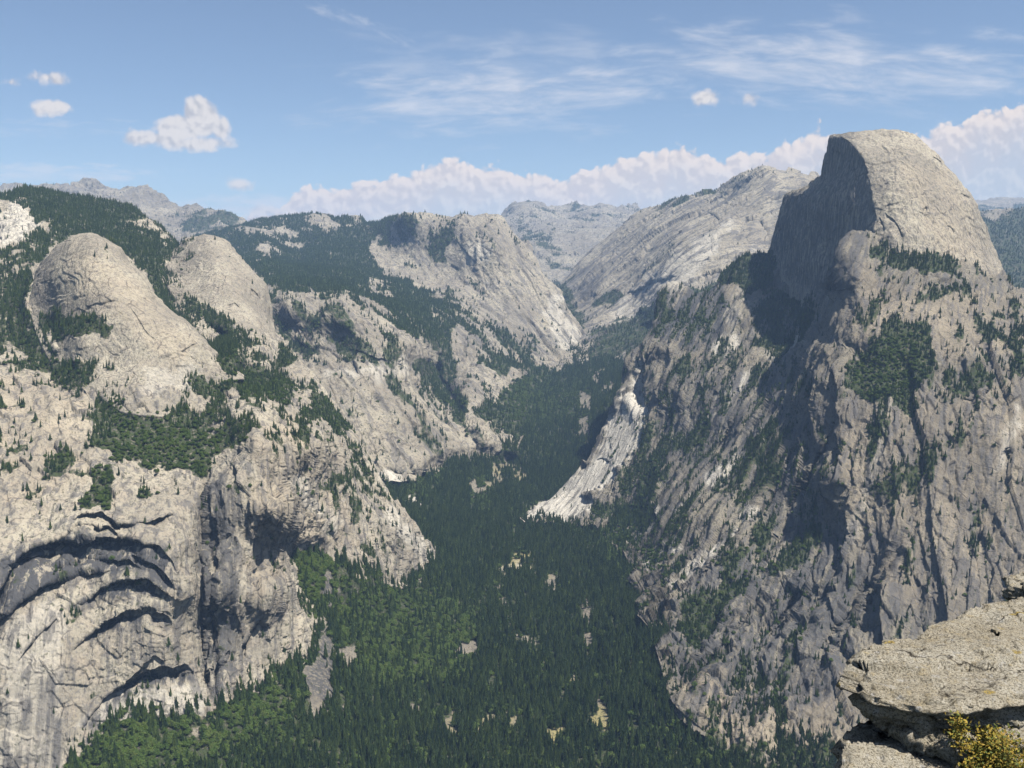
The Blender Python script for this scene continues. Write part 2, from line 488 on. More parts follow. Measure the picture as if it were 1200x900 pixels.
def build_layer(name, label, category, xs, top, bot, ny, depth, disp, wood, base_wood=0.0, rim=(0, 1), back=(250, 6), foot=None, kind='structure'):
    xs = np.asarray(xs, float)
    tp, bt = top(xs), bot(xs)
    bt = np.maximum(bt, tp + 2)
    t = np.linspace(0, 1, ny)[:, None]
    PY = tp + (bt - tp) * t
    PX = np.broadcast_to(xs, PY.shape).copy()
    Y = par(depth, PX, PY)
    if rim[0]:
        Y = Y + rim[0] * np.exp(-(PY - tp) / rim[1])
    if foot is not None:                         # sink the lower edge into the ground it stands on
        fw = np.minimum(foot[1], .4 * (bt - tp))
        f = smooth((PY - (bt - fw)) / fw, 0, 1)
        Y = Y * (1 - f) + (par(foot[0], PX, PY) + foot[2]) * f
    P = at(PX, PY, Y)
    N = grid_normals(P)
    W = np.clip(look(wood, PX, PY), 0, 1)
    if base_wood:
        W = np.maximum(W, base_wood)
    D = par(disp, P, N, PX, PY, W)
    P = P + N * D[..., None]
    # the far side, falling away behind the crest
    if back[1]:
        u = np.linspace(1, 0, back[1] + 1)[:-1, None, None]
        top_r = P[0]
        hd = top_r * np.array([1, 1, 0.0])
        hd /= np.linalg.norm(hd, axis=-1, keepdims=True)
        rows = top_r[None] + hd[None] * u * back[0] + np.array([0, 0, -1.0]) * back[0] * 0.75 * u ** 1.5
        P = np.concatenate([rows, P], 0)
        ex = lambda A: np.concatenate([np.repeat(A[:1], back[1], 0), A], 0)
        PX, PY, W = ex(PX), ex(PY), ex(W)
    Nf = grid_normals(P)
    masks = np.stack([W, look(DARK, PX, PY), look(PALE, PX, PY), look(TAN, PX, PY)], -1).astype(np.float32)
    me = make_mesh(name, P.reshape(-1, 3), grid_faces(*P.shape[:2]), [])
    at_ = me.attributes.new('zones', 'FLOAT_COLOR', 'POINT')
    at_.data.foreach_set('color', masks.ravel())
    o = add_obj(name, me, label, category, kind=kind)
    L = dict(name=name, P=P, N=Nf, W=W, PX=PX, PY=PY, o=o, nb=back[1])
    LAYERS.append(L)
    return L


def cat_lin(*a):
    return np.concatenate(a)


# overhanging arches: the rock under the line is set back, so that the roof throws real shade
def arch(PX, PY, pts, deep, fade, taper=0.25):
    p = np.array(pts, float)
    r = np.interp(PX, p[:, 0], p[:, 1]) + 3.0 * fbm(np.stack([PX / 16.0, 0 * PX + p[0, 1] * 1.37, 0 * PX], -1), 3, 7)
    e = (PX - p[0, 0]) / (p[-1, 0] - p[0, 0])
    w = smooth(e, 0, taper) * smooth(1 - e, 0, taper) * ((e > 0) & (e < 1))
    d = PY - r
    w = w * np.clip(0.85 + 0.9 * perlin(np.stack([PX / 24.0, 0 * PX + p[0, 1] * 2.1, 0 * PX + .5], -1), 8), .2, 1.5)
    return deep * w * smooth(d, -0.6, 1.2) * np.exp(-np.maximum(d, 0) / fade)


def vz(px, py, Z):
    return (px, py, Z / float(ray(px, py)[1]))


S_right = Surf([
    (627, 598, 3770), (660, 570, 3900), (695, 525, 4000), (720, 483, 4100), (743, 423, 4250), (768, 380, 4350), (777, 345, 4500), (820, 338, 4500), (850, 318, 4500), (880, 300, 4450), (905, 297, 4400), (907, 312, 4330), (923, 322, 4220), (945, 347, 4020),
    (700, 590, 3640), (740, 600, 3460), (740, 640, 3240), (760, 550, 3600), (800, 500, 3680), (780, 450, 3920), (820, 400, 4060), (870, 370, 4060), (900, 350, 4120), (850, 450, 3680), (900, 420, 3720), (900, 480, 3380), (850, 530, 3320), (800, 600, 3080), (770, 650, 2950), (770, 740, 2380), (800, 700, 2560), (850, 620, 2760), (900, 560, 2880), (920, 520, 2980), (935, 480, 3120), (937, 440, 3350),
    (740, 470, 4030), (752, 465, 4120), (765, 470, 3950), (735, 520, 3850),
    (800, 830, 2015), (870, 890, 1885), (850, 780, 2170), (900, 700, 2440), (935, 620, 2680), (950, 580, 2720), (975, 560, 2600), (1000, 500, 2720), (1000, 420, 3000), (1020, 340, 3250), (1010, 285, 3440), (1030, 300, 3420), (1060, 295, 3420), (1100, 310, 3350), (1150, 325, 3380), (1180, 330, 3400), (1200, 345, 3380), (1300, 400, 3100), (1100, 400, 2950), (1100, 450, 2750), (1200, 420, 2850), (1050, 600, 2480), (1150, 600, 2430), (1200, 700, 2150), (1100, 700, 2220), (1000, 700, 2320), (950, 800, 2080), (1000, 850, 1990), (1200, 900, 1800), (1320, 900, 1760), (1320, 600, 2450), (950, 900, 1835), (1050, 950, 1720),
    (988, 299, 3420), (994, 330, 3300), (1003, 350, 3200), (983, 387, 3140), (973, 412, 3080), (963, 443, 3000), (953, 470, 2950), (947, 503, 2900), (957, 537, 2780), (963, 563, 2680),
    (980, 340, 3640), (960, 352, 3760), (968, 390, 3460), (950, 385, 3620), (955, 420, 3260), (945, 430, 3330), (930, 400, 3800), (935, 360, 4000), (940, 470, 3060),
], c=7)
S_val = Surf([
    vz(-150, 1010, -900), vz(0, 990, -905), vz(50, 945, -890), (90, 898, 1692), (143, 845, 1762), (200, 845, 1788), (250, 833, 1830), (290, 807, 1925), (320, 790, 2005), (347, 773, 2082), (367, 740, 2190), (345, 690, 2300), (340, 650, 2410),
    (400, 662, 2500), (443, 667, 2620), (467, 680, 2755), (513, 655, 3035), (340, 640, 2460), (380, 640, 2560),
    vz(600, 665, -955), vz(600, 760, -970), vz(600, 900, -978), vz(450, 760, -935), vz(450, 900, -965), vz(300, 900, -940), vz(740, 900, -970), vz(700, 760, -965), vz(600, 1010, -980), vz(300, 1010, -970), vz(900, 1010, -960), vz(700, 660, -955), vz(540, 640, -940), vz(400, 720, -860), vz(370, 800, -880), vz(520, 700, -945),
    (800, 830, 2018), (740, 640, 3240), (770, 740, 2382), (870, 890, 1888), (980, 950, 1720), (1300, 1000, 1600),
    vz(600, 580, -925), vz(600, 540, -890), vz(500, 597, -890), vz(480, 570, -850), (433, 550, 3905), (470, 556, 4060), (530, 530, 4400), (600, 525, 4480), (622, 606, 3745), (660, 606, 3690), (700, 603, 3620), (740, 610, 3430),
    vz(650, 560, -900), vz(660, 520, -850), vz(660, 470, -740), vz(620, 480, -770), (560, 450, 5300), (575, 490, 4800), (605, 430, 6050), (640, 442, 6150), (665, 418, 6500), (690, 402, 6800), (720, 380, 7200), vz(690, 460, -690), vz(710, 430, -600), vz(700, 500, -760), (760, 390, 6800), (780, 470, 4600), (800, 600, 3400), (900, 850, 1950),
    (600, 505, 4900),
], c=14)

# ------------------------------------------------------------------ left wall: arches, column, ledges and the wooded ridge behind the domes
S_left = Surf([
    (-200, 1000, 1620), (0, 985, 1620), (50, 945, 1650), (90, 905, 1688), (143, 845, 1765), (200, 845, 1790), (250, 833, 1830), (290, 807, 1920), (320, 790, 2000),
    (347, 773, 2080), (367, 740, 2190), (345, 690, 2290), (340, 650, 2400), (400, 660, 2500), (443, 667, 2620), (467, 680, 2750), (513, 655, 3040),
    (290, 700, 1985), (290, 600, 2060), (305, 520, 2180), (330, 600, 2110), (330, 690, 2090), (345, 600, 2330), (360, 600, 2420), (370, 520, 2480), (352, 560, 2400),
    (100, 800, 1775), (200, 750, 1830), (100, 700, 1850), (0, 800, 1720), (0, 650, 1850), (100, 612, 1930), (200, 612, 1950), (220, 700, 1860), (-200, 800, 1700), (-200, 600, 1950),
    (240, 640, 2040), (242, 730, 1960), (262, 650, 2010), (222, 640, 1940),
    (50, 600, 1975), (-100, 590, 1970), (100, 582, 2010), (200, 565, 2090), (232, 555, 2150), (130, 520, 2210), (50, 500, 2260), (-100, 450, 2420), (200, 480, 2350), (270, 520, 2260), (300, 480, 2400),
    (20, 440, 2500), (-100, 400, 2600), (20, 400, 2750), (20, 340, 3050), (0, 290, 3350), (30, 260, 3650), (20, 225, 4300), (-100, 240, 4300), (-260, 245, 4300),
    (67, 225, 4500), (133, 238, 4500), (190, 268, 4350), (207, 287, 4250), (60, 420, 2600), (60, 460, 2420),
    (100, 320, 3300), (110, 400, 2860), (160, 430, 2720), (180, 300, 3800), (200, 345, 3450), (220, 400, 3050), (262, 400, 3020), (170, 482, 2400), (230, 480, 2420),
    (33, 352, 2830), (45, 395, 2700), (62, 432, 2550), (100, 452, 2450), (140, 490, 2325), (190, 495, 2330), (215, 482, 2385), (240, 464, 2490), (262, 452, 2570), (282, 442, 2620),
    (250, 350, 3900), (230, 310, 4100), (290, 380, 3750), (260, 405, 3200), (290, 418, 3130), (310, 424, 3130), (328, 400, 3500), (350, 425, 3350), (330, 440, 3000), (300, 450, 2770),
    (350, 480, 2760), (377, 455, 3150), (400, 490, 3080), (400, 550, 2700), (400, 610, 2570), (433, 543, 2950), (450, 620, 2730), (473, 603, 2880), (430, 640, 2620),
    (0, 560, 2060), (0, 500, 2250), (160, 560, 2100),
], c=10)
S_dome = Surf([
    (115, 290, 2760), (103, 272, 2840), (40, 320, 2850), (57, 300, 2840), (80, 278, 2850), (150, 307, 2790), (183, 347, 2700), (217, 373, 2650), (247, 410, 2610), (277, 435, 2600),
    (100, 330, 2670), (100, 380, 2570), (130, 420, 2500), (165, 400, 2510), (160, 455, 2400), (200, 440, 2470), (60, 380, 2700), (45, 350, 2790), (140, 350, 2610), (200, 400, 2530), (230, 420, 2540),
    (70, 420, 2560), (65, 330, 2740), (150, 480, 2330), (200, 480, 2360), (250, 445, 2560), (90, 392, 2550), (90, 402, 2530),
], c=14)
S_bask = Surf([
    (240, 276, 3900), (310, 333, 3760), (320, 373, 3640), (330, 398, 3560), (188, 305, 3900), (200, 293, 3930), (263, 282, 3890), (283, 303, 3850), (300, 320, 3800),
    (240, 310, 3670), (250, 350, 3480), (285, 370, 3420), (300, 400, 3200), (215, 340, 3560), (280, 330, 3580), (310, 385, 3430), (260, 300, 3720), (220, 310, 3740), (270, 410, 3180), (320, 420, 3200),
], c=14)
bot_dome = line([(28, 348), (40, 395), (62, 440), (100, 455), (140, 492), (190, 497), (215, 485), (240, 465), (285, 446)])
bot_bask = line([(184, 314), (200, 350), (215, 375), (250, 418), (280, 435), (315, 435), (334, 415)])
ARCHES = [
    ([(-60, 742), (0, 690), (17, 655), (43, 638), (83, 632), (127, 630), (160, 633), (187, 642), (203, 660), (217, 694)], 58, 29.7),
    ([(-40, 760), (0, 728), (20, 708), (43, 692), (67, 678), (112, 668), (140, 668)], 37.7, 16.2),
    ([(77, 716), (100, 703), (117, 690), (143, 679), (173, 681), (190, 694), (210, 708)], 34.8, 13.5),
    ([(77, 768), (97, 748), (123, 730), (150, 717), (177, 714), (193, 722), (206, 738)], 37.7, 13.5),
    ([(92, 860), (113, 828), (133, 808), (160, 792), (187, 783), (217, 781), (231, 790)], 43.5, 13.5),
    ([(78, 610), (100, 602), (120, 601), (133, 610), (150, 614), (170, 611), (190, 606), (212, 600)], 31.9, 12.15),
    ([(278, 768), (293, 742), (303, 725), (318, 738)], 34.8, 12.15),
    ([(60, 640), (90, 615), (130, 618), (150, 640)], 26.1, 10.8),
    ([(0, 668), (40, 650), (90, 646), (130, 652)], 23.2, 9.45),
    ([(60, 668), (105, 655), (150, 658), (175, 668)], 20.3, 9.45),
    ([(20, 775), (45, 740), (70, 722)], 14.5, 9.45),
    ([(150, 800), (180, 770), (196, 776)], 13.05, 8.1),
    ([(255, 800), (262, 770), (270, 760)], 13.05, 10.8),
    ([(150, 650), (170, 655), (190, 668), (205, 690)], 26.1, 10.8),
]


def weld(Y, PX, PY, surf, bot, x0, x1, off=14.0):
    """bring the ground up against the foot of a dome standing on it"""
    e = bot(PX) - PY
    w = smooth(e, -34, -4) * smooth(62 - e, 0, 34) * smooth(PX, x0 - 4, x0 + 8) * smooth(x1 + 6 - PX, 0, 12)
    return Y * (1 - w) + (surf(PX, PY) + off) * w


def d_left(PX, PY):
    Y = S_left(PX, PY)
    Y = weld(Y, PX, PY, S_bask, bot_bask, 190, 330)
    Y = weld(Y, PX, PY, S_dome, bot_dome, 34, 280)
    v = smooth(PY, 545, 575) * smooth(835 - PY, 0, 40)
    q = PX - np.interp(PY, [540, 600, 700, 830], [244, 236, 234, 244])
    Y = Y + v * (42 * np.exp(-(q / 5.0) ** 2) + 25 * np.exp(-((q - 13) / 4.0) ** 2) * smooth(PY, 600, 640))
    for pts, a, f in ARCHES:
        Y = Y + arch(PX, PY, pts, a, f)
    return Y


def disp_left(P, N, PX, PY, W):
    wall = smooth(PY, 560, 620) * smooth(262 - PX, 0, 40)         # the smooth arched slabs
    column = smooth(PX, 232, 245) * smooth(345 - PX, 0, 12) * smooth(PY, 520, 580)
    rest = 1 - np.maximum(wall, column)
    d = 10 * fbm(P / 260.0, 3, 1)
    Pv = P * np.array([1, .3, 0.14]) + 9 * np.stack([perlin(P / 60.0, 18), 0 * PX, 0 * PX], -1)
    d = d + column * (7 * ridged(Pv / 52.0, 3, 3) + 12 * facets(along(P, (.1, -.4, -.9), .16) / 34.0, 4) + 4.5 * facets(along(P, (.1, -.4, -.9), .4) / 14.0, 5))
    d = d + wall * (2.5 * ridged(Pv / 34.0, 3, 8) + 4.5 * facets(P * np.array([.6, .6, .8]) / 48.0, 9) + 2 * facets(P / 17.0, 10))
    Pd = along(P, (0.47, -0.57, -0.67), 0.14)
    d = d + rest * (8 * ridged(Pd / 90.0, 4, 11) + 9 * facets(along(P, (0.47, -0.57, -0.67), .22) / 46.0, 12) + 3.5 * facets(P / 18.0, 14) + 1.6 * fbm(P / 14.0, 2, 13)) * (1 - 0.5 * W)
    d = d + 0.8 * fbm(P / 7.0, 2, 15)
    return d


top_left = line([(-260, 245), (-100, 240), (0, 230), (20, 223), (37, 221), (67, 225), (97, 232), (133, 238), (157, 245), (173, 258), (190, 268), (203, 278), (207, 287),
                 (225, 305), (250, 330), (280, 352), (310, 385), (328, 397), (350, 425), (377, 455), (400, 490), (420, 517), (433, 543), (450, 570), (473, 603), (500, 637), (516, 655)])
bot_left = line([(-260, 1010), (0, 980), (90, 912), (143, 858), (250, 846), (290, 822), (330, 803), (355, 785), (375, 750), (392, 690), (400, 678), (443, 684), (467, 695), (516, 668)])
X_left = cat_lin(np.linspace(-260, -12, 50), np.arange(-10, 516.1, 0.9))
build_layer('cliff', 'pale granite wall with dark stepped arches and a fluted column, wooded ledges above', 'cliff', X_left, top_left, bot_left, 720, d_left, disp_left, WOOD_LEFT, 0.06, rim=(60, 4), back=(500, 6), foot=(S_val, 16, 10))

# ------------------------------------------------------------------ the two domes on the left


def d_dome(PX, PY):
    Y = S_dome(PX, PY)
    Y = Y + arch(PX, PY, [(92, 364), (113, 356), (133, 352), (143, 354)], 9, 5) + arch(PX, PY, [(213, 410), (222, 406), (232, 401)], 12, 6)
    Y = Y + arch(PX, PY, [(146, 352), (158, 368), (172, 388), (187, 403)], 5, 4) - 10 * smooth(PY - (430 - 0.0 * PX), -20, 0) * smooth(PX, 60, 75) * smooth(140 - PX, 0, 10) * 0
    Y = Y + arch(PX, PY, [(146, 478), (148, 455), (158, 432)], 14, 14) * 0.6
    Y = Y + arch(PX, PY, [(150, 440), (175, 455), (190, 470)], 4, 3) + arch(PX, PY, [(122, 381), (140, 380), (155, 384)], 5, 3)
    return Y


def disp_dome(P, N, PX, PY, W):
    d = 6 * fbm(P / 200.0, 3, 21)
    Ps = P * np.array([0.6, 0.6, 1.0])
    n = 3.0 * fbm(Ps / 120.0, 3, 22)
    st = np.floor(n) + smooth(n - np.floor(n), 0.75, 1.0)          # exfoliation steps
    d = d + 2.6 * st
    d = d + 1.2 * fbm(P * np.array([1, 1, .3]) / 22.0, 3, 24) + 0.6 * fbm(P / 8.0, 2, 25)
    d = d + 1.5 * facets(P / 45.0, 26)
    return d


top_dome = line([(28, 345), (33, 340), (38, 318), (43, 311), (57, 299), (67, 287), (83, 275), (103, 271), (113, 273), (123, 279), (140, 290), (150, 306), (167, 323), (183, 346), (200, 362), (217, 373), (230, 387), (247, 410), (262, 428), (277, 436), (285, 441)])
build_layer('granite_dome', 'bald rounded granite dome with a sloping apron and a ledge of dark trees, left of the gully', 'dome', np.arange(28, 285, 0.85), top_dome, bot_dome, 260, d_dome, disp_dome, WOOD_DOME, 0.0, rim=(90, 3.5), back=(420, 6), foot=(d_left, 10, 12))



def disp_bask(P, N, PX, PY, W):
    d = 7 * fbm(P / 230.0, 3, 31)
    n = 3.0 * fbm(P * np.array([0.6, 0.6, 1.0]) / 140.0, 3, 32)
    d = d + 3.5 * (np.floor(n) + smooth(n - np.floor(n), 0.75, 1.0))
    d = d + 1.6 * fbm(P / 24.0, 3, 34) + 2.5 * facets(P / 50.0, 36)
    return d


def d_bask(PX, PY):
    return S_bask(PX, PY) + arch(PX, PY, [(262, 358), (275, 355), (284, 364)], 10, 5) + arch(PX, PY, [(290, 335), (300, 342), (308, 352)], 10, 6)


top_bask = line([(184, 310), (188, 305), (200, 293), (217, 280), (230, 277), (240, 275), (250, 277), (263, 282), (272, 291), (283, 303), (300, 320), (310, 333), (315, 350), (320, 373), (328, 397), (334, 408)])
build_layer('granite_dome', 'smaller bald granite dome with scattered trees on its top, right of the larger dome', 'dome', np.arange(184, 334, 0.85), top_bask, bot_bask, 180, d_bask, disp_bask, WOOD_DOME, 0.02, rim=(120, 3.5), back=(500, 6), foot=(d_left, 10, 12))

# ------------------------------------------------------------------ the canyon's far wall: wooded plateau, ravine and the round cliff at its right end
S_can = Surf([
    (205, 280, 9500), (250, 270, 9500), (300, 257, 9500), (370, 250, 9500), (427, 261, 9000), (473, 249, 8000), (553, 256, 7700), (583, 258, 7700), (607, 278, 7600), (627, 310, 7450), (650, 343, 7200), (677, 387, 6950), (684, 402, 6800),
    (570, 290, 7300), (600, 310, 7280), (560, 340, 7100), (620, 360, 6950), (650, 400, 6650), (595, 380, 6700), (500, 300, 7600), (450, 310, 7700), (350, 300, 8200), (300, 335, 5700), (400, 332, 6000), (350, 335, 5500), (430, 345, 5900), (500, 350, 6800), (250, 340, 7500),
    (315, 372, 4950), (305, 400, 4750), (340, 352, 4900), (400, 349, 4950), (435, 368, 4850), (460, 385, 4820), (400, 400, 4600), (450, 450, 4350), (490, 480, 4330), (550, 510, 4420), (600, 525, 4480), (560, 501, 4430), (585, 517, 4460), (565, 485, 4680), (592, 507, 4620), (605, 518, 4560), (470, 530, 4050), (433, 550, 3900), (380, 480, 4000), (350, 420, 4560), (345, 385, 4760), (400, 530, 3850),
    (540, 480, 4650), (484, 400, 4850), (500, 420, 5050), (512, 440, 5300), (525, 462, 5150), (540, 420, 5750), (560, 400, 5950), (530, 380, 6100), (620, 420, 6350), (575, 440, 5500), (570, 470, 5050), (585, 460, 5250), (545, 452, 5150), (600, 425, 6050), (660, 417, 6500), (510, 365, 6350),
    (520, 500, 4400), (600, 540, 4400), (560, 545, 4250), (470, 570, 3800),
], c=9)


def d_can(PX, PY):
    Y = S_can(PX, PY)
    # ravine
    r = np.interp(PY, [385, 420, 445, 470, 490], [505, 508, 515, 530, 548])
    Y = Y + 160 * np.exp(-((PX - r) / 7.0) ** 2) * smooth(PY, 390, 420) * smooth(495 - PY, 0, 20)
    for pts in ([(560, 412), (575, 404), (590, 406), (602, 420)], [(568, 402), (590, 396), (612, 410)], [(630, 500), (640, 505)]):
        Y = Y + arch(PX, PY, pts, 40, 7)
    Y = Y + arch(PX, PY, [(545, 300), (552, 290), (560, 280)], 40, 20) + arch(PX, PY, [(395, 405), (420, 412), (460, 425)], 25, 5)
    return Y


def disp_can(P, N, PX, PY, W):
    d = 30 * fbm(P / 700.0, 3, 41)
    near = smooth(PY, 335, 365)
    right = smooth(PX, 520, 560)
    Pd = along(P, (0.5, -0.72, -0.47), 0.14)
    Pr = along(P, (0.26, -0.72, -0.64), 0.13)
    d = d + (1 - 0.55 * W) * (near * (1 - right) * (12 * ridged(Pd / 150.0, 4, 43) + 20 * facets(along(P, (.5, -.72, -.47), .25) / 110.0, 47)) + right * (18 * ridged(Pr / 220.0, 4, 44) + 24 * facets(along(P, (.26, -.72, -.64), .25) / 140.0, 48)))
    d = d + 9 * facets(P / 95.0, 45) * (1 - 0.6 * W) + 5 * fbm(P / 40.0, 3, 46)
    return d


top_can = line([(200, 290), (230, 276), (250, 271), (287, 260), (300, 256), (333, 253), (353, 250), (370, 249), (383, 251), (393, 255), (407, 253), (423, 254), (430, 262), (443, 259), (460, 252), (473, 249), (500, 250), (527, 253), (553, 256), (573, 257), (583, 258), (590, 267), (607, 278), (620, 290), (627, 310), (633, 325), (650, 343), (663, 367), (677, 387), (683, 400), (690, 415)])
bot_can = line([(200, 420), (320, 440), (360, 480), (400, 540), (433, 570), (470, 575), (530, 548), (598, 538), (606, 528), (620, 470), (640, 455), (668, 432), (690, 420)])
build_layer('cliff', 'distant canyon wall with a wooded plateau, a dark ravine and a round bare cliff at its end', 'cliff', np.arange(200, 690, 0.9), top_can, bot_can, 330, d_can, disp_can, WOOD_CANYON, 0.08, rim=(150, 3), back=(900, 6), foot=(S_val, 26, 6))

# ------------------------------------------------------------------ high bare ridge left of the split dome
S_cr = Surf([
    (620, 360, 8800), (660, 330, 9300), (700, 285, 9600), (735, 262, 9600), (770, 245, 9500), (785, 235, 9400), (840, 223, 8900), (865, 206, 8500), (900, 193, 8200), (925, 198, 8150), (950, 205, 8150), (1010, 240, 8300),
    (750, 380, 6800), (700, 370, 7400), (700, 330, 8300), (850, 340, 6200), (800, 350, 6300), (900, 300, 6800), (850, 270, 7300), (900, 230, 7750), (800, 290, 7400), (760, 320, 7500), (700, 420, 6300), (760, 420, 5900), (850, 420, 5600), (960, 300, 6700), (840, 300, 6800), (660, 420, 6600),
], c=14)


def disp_cr(P, N, PX, PY, W):
    d = 45 * fbm(P / 900.0, 3, 51) * smooth(PY, 205, 260)
    Pd = along(P, (0.80, 0.15, 0.42), 0.14)
    d = d + 24 * ridged(Pd / 240.0, 4, 53) * smooth(PY, 200, 240) + 22 * facets(along(P, (.8, .15, .42), .2) / 150.0, 54) + 5 * fbm(P / 50.0, 3, 55)
    return d


def d_cr(PX, PY):
    Y = S_cr(PX, PY)
    for pts in ([(855, 300), (872, 262), (890, 255), (905, 285)], [(800, 262), (830, 250), (850, 262)], [(730, 345), (770, 330), (800, 322)], [(815, 330), (840, 320), (860, 316)]):
        Y = Y + arch(PX, PY, pts, 90, 8)
    return Y


top_cr = line([(620, 372), (645, 350), (660, 332), (680, 310), (700, 290), (720, 272), (735, 262), (755, 250), (770, 243), (785, 235), (800, 231), (815, 229), (840, 222), (852, 213), (865, 205), (880, 198), (893, 193), (900, 192.5), (912, 195), (925, 198), (940, 202), (947, 205), (951, 202), (956, 203), (960, 207), (1010, 240)])
WOOD_BACK = paint([
    ([(755, 246), (785, 232), (835, 222), (842, 226), (800, 238), (770, 256)], .7),
    ([(690, 390), (720, 370), (790, 345), (840, 330), (850, 350), (780, 420), (690, 430)], .75),
    ([(700, 352), (720, 340), (728, 346), (705, 358)], .7), (strip([(705, 365), (760, 345), (800, 330)], 3), .0), (strip([(718, 375), (770, 358), (790, 345)], 2.5), .0),
    ([(655, 330), (690, 380), (690, 395), (660, 370), (640, 345)], .7),
    ([(590, 244), (640, 246), (700, 242), (760, 244), (720, 265), (660, 262), (600, 262)], .28),
    ([(600, 270), (660, 280), (640, 300), (610, 290)], .5),
    ([(630, 290), (680, 300), (672, 330), (640, 335)], .3),
    ([(215, 250), (240, 243), (285, 262), (260, 275), (200, 275), (190, 262)], .6),
    ([(1120, 252), (1160, 250), (1200, 247), (1340, 245), (1340, 420), (1120, 360)], .95),
    ([(1160, 255), (1182, 252), (1182, 256), (1165, 258)], .3),
])
build_layer('mountain', 'long bare granite ridge with slanting slabs, rising to a peak left of the split dome', 'mountain', np.arange(620, 1010, 1.0), top_cr, line([(620, 430), (690, 432), (760, 440), (1010, 420)]), 240, d_cr, disp_cr, WOOD_BACK, 0.03, rim=(60, 2), back=(1200, 6))

# ------------------------------------------------------------------ farthest mountains
S_far = Surf([(560, 262, 16000), (593, 250, 16500), (603, 241, 16500), (653, 246, 17000), (705, 241, 17000), (745, 239, 18500), (800, 245, 17000), (640, 290, 13000), (680, 330, 11000), (600, 350, 10500), (720, 300, 12000), (760, 270, 14500), (640, 265, 15000), (800, 350, 10500), (690, 390, 9500), (600, 400, 9500), (560, 330, 11500)], c=14)


def disp_far(P, N, PX, PY, W):
    return 90 * fbm(P / 1500.0, 4, 61) + 45 * ridged(along(P, (1, .2, .15), .4) / 600.0, 4, 63) + 20 * facets(P / 260.0, 64) + 12 * fbm(P / 90.0, 3, 65)


top_far = line([(555, 266), (575, 262), (583, 258), (593, 249), (603, 240), (612, 242), (620, 243), (637, 246), (653, 245), (664, 243), (673, 241), (690, 242), (705, 240), (714, 241), (720, 244), (732, 242), (736, 239), (740, 241), (745, 237.5), (748, 242), (752, 245), (765, 244), (800, 246), (830, 250)])
build_layer('mountain', 'hazy far granite ridges at the head of the canyon, low on the skyline', 'mountain', np.arange(555, 830, 1.0), top_far, line([(555, 380), (690, 410), (830, 360)]), 170, lambda a, b: S_far(a, b), disp_far, WOOD_BACK, 0.08, back=(2000, 5))

S_hof = Surf([(-100, 232, 13000), (0, 222, 13000), (40, 216, 13000), (90, 218, 13000), (115, 212, 13000), (170, 221, 12700), (213, 242, 12300), (237, 245, 12000), (283, 262, 11500), (350, 280, 11000), (115, 240, 12000), (160, 260, 11300), (240, 280, 10500), (0, 260, 11000), (-100, 270, 11000), (240, 330, 9800), (100, 330, 9500), (330, 340, 9800)], c=14)


def disp_hof(P, N, PX, PY, W):
    return 60 * fbm(P / 900.0, 4, 71) + 55 * ridged(P * np.array([1, 1, .5]) / 420.0, 4, 73) - 30 + 18 * facets(P / 180.0, 74)


top_hof = line([(-100, 232), (0, 224), (13, 218), (40, 216.5), (60, 219), (83, 222), (92, 217), (100, 213.5), (113, 211.5), (119, 214), (125, 218), (140, 218), (146, 216.5), (149, 216), (151, 217), (170, 219), (173, 222), (187, 231), (200, 237), (213, 242), (225, 243), (237, 243), (247, 251), (267, 255), (283, 261), (350, 285)])
build_layer('mountain', 'grey jagged far peak behind the wooded ridge at the left end of the skyline', 'mountain', np.arange(-100, 350, 1.0), top_hof, line([(-100, 320), (350, 340)]), 120, lambda a, b: S_hof(a, b), disp_hof, WOOD_BACK, 0.06, back=(2000, 5))

S_rt = Surf([(1110, 242, 19000), (1340, 238, 19000), (1110, 300, 14000), (1340, 300, 14000)], c=14)
build_layer('mountain', 'faint blue far ridge on the skyline right of the split dome', 'mountain', np.arange(1100, 1340, 2.0), line([(1100, 246), (1130, 243), (1145, 239), (1158, 239), (1170, 236), (1180, 235), (1190, 234), (1200, 235), (1240, 238), (1340, 234)]), line([(1100, 300), (1340, 300)]), 60, lambda a, b: S_rt(a, b), disp_far, WOOD_BACK, 0.0, back=(2000, 4))
S_rm = Surf([(1110, 255, 10000), (1160, 250, 10000), (1200, 247, 10000), (1340, 244, 10000), (1110, 340, 6500), (1340, 340, 6500), (1200, 290, 8400), (1200, 420, 4800)], c=14)
build_layer('mountain', 'dark wooded ridge behind the right foot of the split dome', 'mountain', np.arange(1100, 1340, 1.2), line([(1100, 256), (1130, 252), (1150, 249), (1165, 249), (1180, 248), (1200, 246), (1240, 244), (1340, 240)]), line([(1100, 400), (1340, 430)]), 120, lambda a, b: S_rm(a, b), disp_can, WOOD_BACK, 0.4, back=(1200, 5))

# ------------------------------------------------------------------ the split dome
EDGE = np.array([(158, 973), (160, 985), (165, 994), (171, 1001), (187, 1013), (207, 1018), (230, 1023), (253, 1027), (280, 1024), (345, 1024)], float)
S_hd = Surf([
    (973, 158, 3990), (987, 160, 3900), (1000, 170, 3790), (1013, 187, 3700), (1018, 207, 3640), (1023, 230, 3585), (1027, 253, 3540), (1024, 280, 3500),
    (1013, 153, 3930), (1033, 152, 3940), (1053, 153, 3940), (1073, 160, 3930), (1090, 172, 3900), (1107, 188, 3890), (1120, 205, 3870), (1133, 222, 3850), (1147, 247, 3820), (1160, 277, 3790), (1170, 300, 3760), (1185, 335, 3720),
    (1040, 180, 3720), (1040, 230, 3560), (1045, 280, 3450), (1080, 200, 3670), (1080, 250, 3540), (1080, 300, 3430), (1110, 230, 3660), (1120, 270, 3570), (1120, 310, 3470), (1150, 300, 3620), (1155, 330, 3540), (1030, 320, 3400), (1100, 340, 3380), (1060, 165, 3820),
], c=9)
